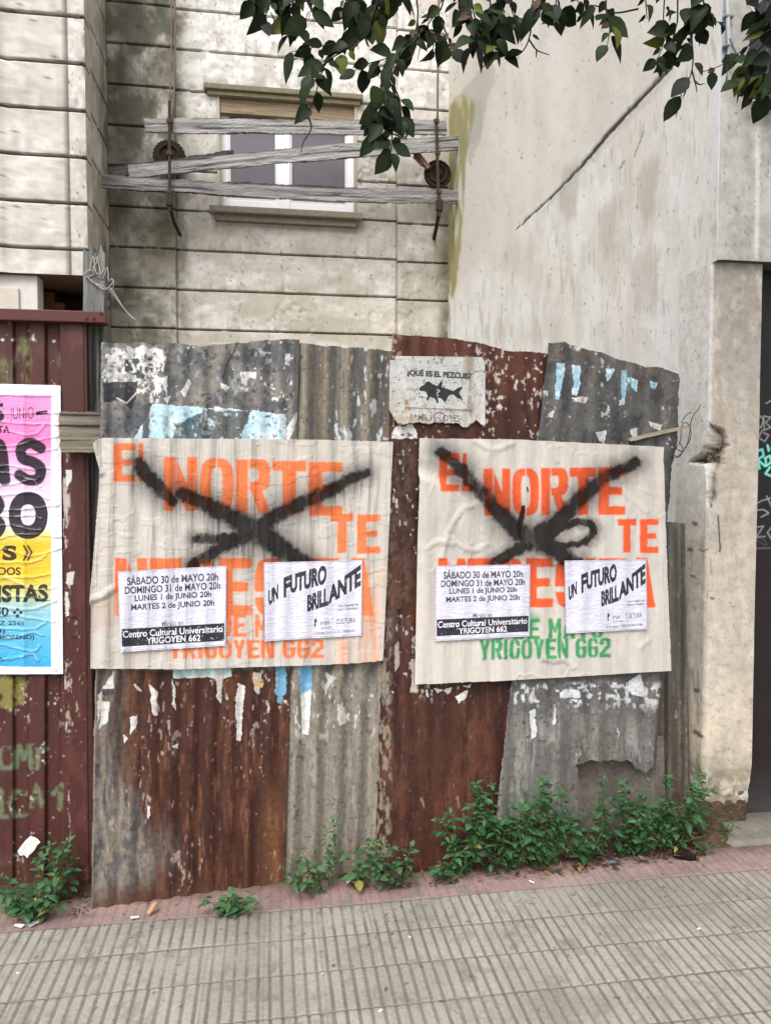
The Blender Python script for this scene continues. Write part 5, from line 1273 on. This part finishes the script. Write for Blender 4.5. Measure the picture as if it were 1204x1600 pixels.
# ================================================================== weeds along the fence foot
def weed(x, y, spread, height, nst, seed, label, group='green weeds along the foot of the fence', lean=0.0, lsize=.044, light=0.0):
    """x, y: ground position; a bundle of stems with whorled, pointed leaves"""
    r = np.random.RandomState(seed)
    st, lf = MB(), MB()
    z0 = .012
    for k in range(nst):
        a = r.uniform(0, 2 * math.pi)
        hgt = height * r.choice([.3, .45, .6, .7, .8, .95, 1.15]) * r.uniform(.92, 1.08) * (.92 if nst > 3 else 1)
        tip = np.array([x + lean * hgt + (1.55 if nst > 4 else 1) * spread * r.uniform(-1, 1), y + (-.045) * r.rand() - .6 * spread * abs(math.sin(a)) * r.rand(), z0 + hgt])
        bx = np.array([x + spread * .45 * r.uniform(-1, 1), y + r.uniform(-.02, .02), z0 - .03])
        mid = (bx + tip) / 2 + np.array([r.uniform(-.02, .02), -.01 - .02 * r.rand(), .02])
        c = curve_pts([bx, mid, tip], 12)
        st.tube(c, np.linspace(.0024, .0011, len(c)), S(96, 92, 62) if r.rand() < .5 else S(92, 112, 66), 5)
        nn = max(4, int(hgt / .023))
        az = r.uniform(0, 6.28)
        for j in range(nn):
            t = .16 + .84 * (j + .3 * r.rand()) / nn
            p = np.array([np.interp(t, np.linspace(0, 1, len(c)), c[:, q]) for q in range(3)])
            topm = sm(.72, 1.0, t)
            for w in range((2 if r.rand() < .6 else 1) if t < .72 else (2 if t < .9 else 5)):
                az += 2.4 + r.uniform(-.4, .4)
                L = lsize * r.uniform(.65, 1.2) * (1 - .25 * topm) * (.7 if t < .35 else 1) * r.choice([.6, .9, 1.0, 1.2])
                el = r.uniform(-.25, .45) + .35 * topm
                d = np.array([math.cos(az) * math.cos(el), math.sin(az) * math.cos(el) - .25, math.sin(el)])
                g_ = r.rand()
                colr = S(38, 72, 44) * (1 - g_) + S(74, 114, 70) * g_
                colr = colr * (.85 + .3 * topm) + light * S(60, 70, 40)
                if r.rand() < .025: colr = S(130, 128, 66)
                up_ = np.array([r.uniform(-.35, .35), r.uniform(-.5, .1), 1.0])
                lf.leaf(p + d * .006, d, up_, L, L * r.uniform(.46, .6), colr, r.uniform(.1, .45), r.uniform(.1, .35))
    root = empty('weed', (x, y, 0), label, 'weed', group)
    st.build('stem', M['weed'], root, smooth=True)
    lf.build('foliage', M['weed'], root, smooth=True)
    return root
def gp(px_, py_): q = PG(px_, py_); return q[0], q[1]
W = [  # px of the base, spread, height, stems, label
    (62, 1432, .085, .17, 11, 'low leafy weed on the pavement at the foot of the brown gate', {}),
    (30, 1416, .07, .10, 6, 'small pale weed at the far left against the gate', dict(light=.25)),
    (88, 1405, .05, .26, 7, 'upright weed climbing the right edge of the brown gate', {}),
    (112, 1398, .02, .24, 1, 'single thin sprig standing alone on the gate edge post', {}),
    (355, 1424, .085, .10, 9, 'small low weed on the pink paving before the widest sheet', dict(lsize=.042)),
    (485, 1392, .10, .17, 10, 'pale sparse weed in front of the wavy grey sheet', dict(lsize=.034, light=.14)),
    (512, 1384, .05, .27, 3, 'thin dry stalked weed against the wavy grey sheet', dict(lsize=.028, light=.12)),
    (560, 1384, .045, .16, 5, 'dark weed at the seam of the wavy sheet and the rusty one', {}),
    (618, 1384, .10, .19, 10, 'star leaved weed in front of the middle rusty sheet', dict(lsize=.04)),
    (722, 1362, .085, .34, 14, 'tall bushy weed at the right foot of the middle rusty sheet', dict(lean=-.08)),
    (676, 1340, .03, .33, 2, 'lone drooping sprig left of the tall bushy weed', dict(lean=-.12, lsize=.04)),
    (700, 1372, .06, .13, 6, 'small low weed between the star leaved weed and the tall bushy one', {}),
    (790, 1358, .11, .36, 17, 'thick bushy weed where rusty and grey sheets meet', {}),
    (768, 1340, .02, .44, 1, 'highest thin sprig on the edge of the grey sheet', dict(lean=-.03)),
    (850, 1350, .12, .33, 18, 'dense weed in front of the torn grey sheet, left of its hole', {}),
    (915, 1345, .08, .24, 10, 'low dark weed under the torn hole', {}),
    (938, 1338, .025, .42, 3, 'narrow upright weed standing before the torn hole', dict(lsize=.032)),
    (985, 1335, .12, .32, 17, 'broad weed to the right of the torn hole', {}),
    (1042, 1328, .12, .32, 17, 'bushy weed beside the foot of the pillar, rightmost of the thick ones', {}),
    (1092, 1312, .03, .30, 2, 'pale upright sprig against the base of the pillar', dict(light=.2)),
    (1098, 1330, .05, .09, 5, 'tiny weed sprouting from the dirt below the pillar', dict(lsize=.026)),
    (1126, 1308, .04, .13, 4, 'small faded sprig between pillar base and apron', dict(light=.1, lsize=.026)),
]
for k, (px_, py_, sp, hh, ns, lab, kw) in enumerate(W):
    x, y = gp(px_, py_)
    weed(x, min(y, 3.40), sp, hh, ns, 2000 + 17 * k, lab, **kw)

# dead leaves and grit under the weeds
lf = MB(); r = np.random.RandomState(77)
def litter(n, px0, px1, pyf, jit, cols_, l0, l1):
    for k in range(n):
        px_ = r.uniform(px0, px1); q = PG(px_, pyf(px_) + r.uniform(-jit, jit))
        a = r.uniform(0, 6.28)
        lf.leaf(np.array([q[0], q[1], .012 + .012 * r.rand() + .035 * sm(3.12, 3.24, q[1])]), (math.cos(a), math.sin(a), r.uniform(-.1, .35)), (r.uniform(-.4, .4), r.uniform(-.4, .4), 1), r.uniform(l0, l1), r.uniform(l0, l1) * .5, cols_[r.randint(len(cols_))], r.uniform(-.4, .5), r.uniform(-.4, .4))
brn = [S(88, 64, 48), S(104, 76, 54), S(72, 54, 44), S(124, 98, 72), S(60, 46, 38), S(112, 90, 54)]
litter(210, 800, 1110, lambda x: 1362 - (x - 800) * .11, 15, brn, .012, .045)
litter(120, 560, 830, lambda x: 1388 - (x - 560) * .09, 10, brn, .008, .03)
litter(90, 10, 140, lambda x: 1428 - x * .05, 18, brn[:5], .008, .03)
litter(26, 840, 960, lambda x: 1372 - (x - 840) * .14, 6, [S(126, 102, 74), S(108, 84, 58)], .01, .04)
litter(60, 100, 1180, lambda x: 1446 - x * .083, 26, brn, .004, .012)
tag(lf.build('dead_leaves', M['soil']), 'scattered brown dead leaves on the dirt under the weeds', 'dead leaves', kind='stuff')

# bits of rubbish
def scrap(name, px_, py_, sz, colr, seed, label, cat, group=None, Yv=None, asp=.7, lift=.004):
    r = np.random.RandomState(seed)
    n = 7
    u, v = np.meshgrid(np.linspace(-1, 1, n), np.linspace(-1, 1, n))
    wob = 1 + .3 * (fbm(u * 2 + seed, v * 2, seed, 3) - .5) * 2
    a = r.uniform(0, 3)
    X = (u * math.cos(a) - v * asp * math.sin(a)) * sz * wob; Y = (u * math.sin(a) + v * asp * math.cos(a)) * sz * wob
    Hh = sz * .5 * (fbm(u * 1.3 + 9, v * 1.3 + seed, seed + 2, 3)) ** 1.2
    if Yv is None:
        q = PG(px_, py_); V = np.stack([q[0] + X, q[1] + Y, lift + Hh], -1)
    else:
        q = P(px_, py_, Yv); V = np.stack([q[0] + X, q[1] - Hh * .5, q[2] + Y], -1)
    col = np.zeros(V.shape) + np.asarray(colr)
    col *= (.85 + .3 * fbm(u * 3, v * 3, seed + 4, 3))[..., None]
    return tag(link(name, grid_mesh(name, V, col, flip=Yv is None), M['paper']), label, cat, group)
sg = 'white paper scraps lying about'
scrap('paper_scrap', 46, 1322, .042, S(214, 212, 208), 31, 'crumpled white paper scrap caught on the gate above a weed', 'paper scrap', sg, Yv=3.19, asp=.6)
scrap('paper_scrap', 30, 1449, .020, S(212, 210, 206), 32, 'white paper scrap on the pavement in front of the low gate weed', 'paper scrap', sg, asp=.5)
scrap('paper_scrap', 54, 1446, .024, S(222, 221, 218), 33, 'folded bright white paper scrap right of the low gate weed', 'paper scrap', sg, asp=.5)
scrap('paper_scrap', 211, 1436, .016, S(196, 206, 206), 34, 'tiny bluish paper scrap at the foot of the widest sheet', 'paper scrap', sg, asp=.6)
scrap('paper_scrap', 544, 1380, .018, S(200, 208, 196), 35, 'small curled pale scrap between the two weeds by the wavy sheet', 'paper scrap', sg, asp=.4)
scrap('paper_scrap', 830, 1380, .012, S(222, 220, 214), 36, 'small white scrap on the pink paving below the dense weed', 'paper scrap', sg, asp=.4)
scrap('plastic_scrap', 955, 1351, .030, S(96, 116, 140), 37, 'crumpled blue plastic scrap on the dirt below the broad weed', 'plastic scrap', asp=.4)
for k, (px_, py_, s_z, lab) in enumerate(((640, 1465, .006, 'white fleck on the grey tiles beside the first joint, mid picture'), (594, 1580, .008, 'white fleck nearest the viewer on the grey tiles'), (503, 1522, .004, 'tiny white fleck on the tiles left of centre'), (1091, 1452, .008, 'white fleck on the tiles at the right side'), (28, 1521, .006, 'white fleck on the tiles at the far left'))):
    scrap('litter_fleck', px_, py_, s_z, S(224, 224, 222), 40 + k, lab, 'litter', 'white flecks on the tiles', asp=.5, lift=.001)
s_ = MB(); q = PG(238, 1429); s_.tube([q + np.array([-.014, -.012, .010]), q + np.array([.0, .0, .024]), q + np.array([.012, .012, .040])], [.0085, .0095, .009], S(176, 138, 104), 12)
tag(s_.build('cork', M['wood'], smooth=False), 'tan cork leaning against the foot of the widest sheet', 'cork')
s_ = MB(); q = PG(1068, 1341)
for k, (dx, rr) in enumerate(((-.035, .018), (-.012, .022), (.014, .024), (.03, .018))):
    th = np.linspace(0, math.pi, 7)
    s_.tube(np.stack([q[0] + dx + rr * -np.cos(th), np.full(7, q[1] - .005 * k), .016 + .006 * np.sin(th + k)], 1), rr * np.sin(th) * .9 + .002, S(40, 30, 30), 9)
tag(s_.build('clod', M['soil'], smooth=True), 'dark clod of dirt at the edge of the concrete apron', 'clod')

# ================================================================== street tree whose branches hang into the picture
tree = empty('tree', (3.35, 1.15, 0), 'dark green broad leaved street tree hanging its twigs over the top of the view', 'tree')
s_ = MB(); bk = S(78, 68, 58)
def pw(px_, py_, d): return P(px_, py_, d)
s_.tube(curve_pts([(3.35, 1.15, -.05), (3.33, 1.17, 1.0), (3.28, 1.25, 2.2), (3.15, 1.4, 3.1), (2.9, 1.6, 3.8)], 30), np.linspace(.13, .075, 33)[:len(curve_pts([(3.35, 1.15, -.05), (3.33, 1.17, 1.0), (3.28, 1.25, 2.2), (3.15, 1.4, 3.1), (2.9, 1.6, 3.8)], 30))], bk, 12)
s_.build('trunk', M['bark'], tree, smooth=True)
br = MB()
L1 = [(3.15, 1.4, 3.1), tuple(pw(1230, -60, 2.2)), tuple(pw(1080, -80, 2.35)), tuple(pw(900, -70, 2.45)), tuple(pw(700, -60, 2.5)), tuple(pw(560, -55, 2.5)), tuple(pw(400, -60, 2.45))]
c = curve_pts(L1, 60); br.tube(c, np.linspace(.05, .008, len(c)), bk, 8)
for L in ([(3.0, 1.5, 3.6), (2.4, 1.9, 3.9), (1.6, 2.2, 4.1), (.6, 2.3, 4.3)], [(3.1, 1.4, 3.5), (3.6, 2.0, 4.2), (4.0, 2.3, 4.9)], [(2.9, 1.6, 3.8), (2.6, .9, 4.5), (2.0, .2, 4.9)], [(3.2, 1.3, 3.2), (3.9, .8, 4.0), (4.4, .3, 4.6)]):
    c = curve_pts(L, 24); br.tube(c, np.linspace(.055, .012, len(c)), bk, 8)
rt = np.random.RandomState(11)
lv = MB()
def tleaf(p, d, L, dark=None):
    g_ = rt.rand()
    cl = S(19, 28, 16) * (1 - g_) + S(38, 50, 25) * g_
    if rt.rand() < .09: cl = S(82, 88, 36)
    if rt.rand() < .03: cl = S(70, 52, 36)
    nrm = np.array([rt.uniform(-.7, .7), -rt.uniform(.45, 1.0), rt.uniform(-.2, .7)])
    lv.leaf(p, d, nrm, L, L * rt.uniform(.56, .74), cl, rt.uniform(-.2, .75), rt.uniform(-.1, .6))
def twig(pts, dep, n, rad=.0032, L=.059, droop=.6, leafy=.25):
    """a hanging twig (points of the survey photograph at one depth) with leaves along it"""
    c = curve_pts([pw(a, b_, dep + .06 * math.sin(a * .05)) for a, b_ in pts], 26)
    br.tube(c, np.linspace(rad, rad * .38, len(c)), S(52, 46, 42), 6)
    for k in range(n):
        t = leafy + (1 - leafy) * (k + rt.rand() * .7) / max(n, 1)
        i = min(int(t * (len(c) - 1)), len(c) - 2)
        tg = c[i + 1] - c[i]; tg /= np.linalg.norm(tg) + 1e-9
        sd_ = 1 if k % 2 else -1
        d = tg * .6 + np.array([sd_ * rt.uniform(.3, 1.2), rt.uniform(-.7, .7), -droop * rt.uniform(-.3, 1.5)])
        ps = c[i] + d / np.linalg.norm(d) * .008
        tleaf(ps, d, L * rt.choice([.5, .7, .9, 1.0, 1.15, 1.4]) * rt.uniform(.9, 1.1))
T = [([(402, -50), (400, -10), (396, 6)], 2.5, 5), ([(440, -50), (424, 0), (412, 34)], 2.45, 7), ([(470, -50), (462, -10), (452, 26)], 2.5, 9), ([(486, -50), (488, 0), (482, 30)], 2.4, 6), ([(455, -20), (458, 30), (452, 60)], 2.55, 4),
     ([(600, -50), (584, 20), (566, 50), (530, 66), (490, 74), (452, 82)], 2.45, 13), ([(566, 50), (548, 72), (516, 92), (494, 112), (484, 132)], 2.4, 11), ([(520, 92), (506, 104), (492, 150), (482, 178)], 2.42, 3), ([(482, 176), (476, 186), (460, 194)], 2.42, 0), ([(480, 178), (486, 200), (474, 222), (470, 238)], 2.42, 0),
     ([(545, -50), (540, 0), (536, 24)], 2.5, 7), ([(590, -50), (592, 0), (588, 30)], 2.5, 9), ([(564, -50), (560, 0), (556, 40)], 2.45, 5),
     ([(640, -50), (652, 10), (650, 44), (640, 66), (606, 90), (572, 100), (552, 112)], 2.5, 13), ([(652, 30), (650, 60), (622, 84), (610, 120), (604, 150)], 2.45, 14), ([(606, 110), (600, 140), (590, 170), (574, 196)], 2.4, 13), ([(610, 130), (622, 150), (626, 176), (618, 196)], 2.4, 12), ([(600, 180), (596, 204), (592, 216)], 2.4, 3), ([(612, 190), (612, 220), (610, 244)], 2.4, 6), ([(604, 160), (588, 190), (576, 206)], 2.45, 5), ([(652, 56), (656, 70), (652, 94)], 2.45, 0),
     ([(616, -50), (626, -4), (634, 4)], 2.6, 6), ([(700, -50), (690, 10), (674, 30), (668, 44), (690, 56)], 2.5, 9), ([(690, 36), (700, 60), (704, 78)], 2.5, 5), ([(664, 48), (676, 60), (676, 86)], 2.5, 3),
     ([(730, -50), (738, 10), (744, 44), (740, 76)], 2.4, 13), ([(760, -50), (766, 10), (772, 50), (770, 84)], 2.45, 15), ([(780, -50), (776, 0), (762, 40)], 2.5, 9), ([(720, -50), (716, 0), (726, 36)], 2.55, 9), ([(790, -50), (796, 0), (802, 24), (812, 44)], 2.5, 6),
     ([(828, -50), (832, 10), (826, 60), (812, 84), (794, 88), (780, 82)], 2.45, 5), ([(826, 62), (838, 78), (858, 86)], 2.45, 0), ([(838, 78), (837, 90)], 2.45, 0), ([(844, -50), (846, 0), (842, 24)], 2.4, 7), ([(870, -50), (868, 0), (872, 20)], 2.5, 5),
     ([(996, 14), (960, 20), (934, 10), (902, 2), (890, -40)], 2.45, 4), ([(950, -50), (946, 10), (952, 40), (948, 72)], 2.4, 8), ([(920, -50), (912, 0), (912, 24)], 2.5, 4), ([(1004, -50), (1008, 0), (1010, 30)], 2.45, 3),
     ([(1060, -50), (1058, 0), (1056, 40), (1040, 56), (1030, 84), (1014, 108)], 2.4, 10), ([(1078, -50), (1080, 10), (1078, 44), (1060, 70), (1050, 96)], 2.45, 15), ([(1084, 20), (1080, 60), (1082, 90), (1078, 118), (1064, 146), (1055, 184)], 2.42, 4), ([(1080, 110), (1086, 132), (1088, 144)], 2.42, 0), ([(1084, 126), (1092, 132), (1100, 130)], 2.42, 0), ([(1100, -50), (1098, 0), (1108, 30), (1134, 36)], 2.4, 8), ([(1070, -20), (1090, 20), (1092, 40)], 2.45, 7), ([(1040, -50), (1036, 20), (1034, 60)], 2.5, 4),
     ([(1240, 20), (1196, 50), (1160, 78), (1130, 100), (1098, 112)], 2.3, 9), ([(1210, 50), (1180, 84), (1166, 110), (1150, 132)], 2.3, 13), ([(1230, 60), (1200, 96), (1186, 126), (1178, 146)], 2.25, 11), ([(1230, -20), (1204, 20), (1190, 40)], 2.3, 9), ([(1180, -60), (1184, 0), (1176, 24)], 2.4, 5), ([(1250, 90), (1214, 120), (1200, 150)], 2.25, 8)]
for pts, dep, n in T:
    twig(pts, dep, int(n * 1.15 + .5))
for k in range(46):                         # the leaves just above the picture and along the top edge
    px_, py_, dp = rt.uniform(380, 900) if k < 44 else rt.uniform(1010, 1260), rt.uniform(-150, -40), rt.uniform(2.3, 2.65)
    p = pw(px_, py_, dp)
    tleaf(p, (rt.uniform(-1, 1), rt.uniform(-.6, .6), rt.uniform(-1.2, .3)), .07 * rt.uniform(.7, 1.2))
for k in range(900):                        # the rest of the crown, above and to the right
    u = rt.rand()
    L = ([(3.0, 1.5, 3.6), (2.4, 1.9, 3.9), (1.6, 2.2, 4.1), (.6, 2.3, 4.3)], [(3.1, 1.4, 3.5), (3.6, 2.0, 4.2), (4.0, 2.3, 4.9)], [(2.9, 1.6, 3.8), (2.6, .9, 4.5), (2.0, .2, 4.9)], [(3.2, 1.3, 3.2), (3.9, .8, 4.0), (4.4, .3, 4.6)])[k % 4]
    L = np.array(L); t = np.sqrt(u) * (len(L) - 1); i = min(int(t), len(L) - 2)
    p = L[i] * (1 - t + i) + L[i + 1] * (t - i) + np.clip(rt.randn(3), -1.6, 1.6) * .26
    p[2] = max(p[2], 3.75)
    tleaf(p, (rt.uniform(-1, 1), rt.uniform(-1, 1), rt.uniform(-1.2, .3)), .095 * rt.uniform(.7, 1.2))
br.build('branch', M['bark'], tree, smooth=True)
lv.build('crown', M['leaf'], tree, smooth=True)
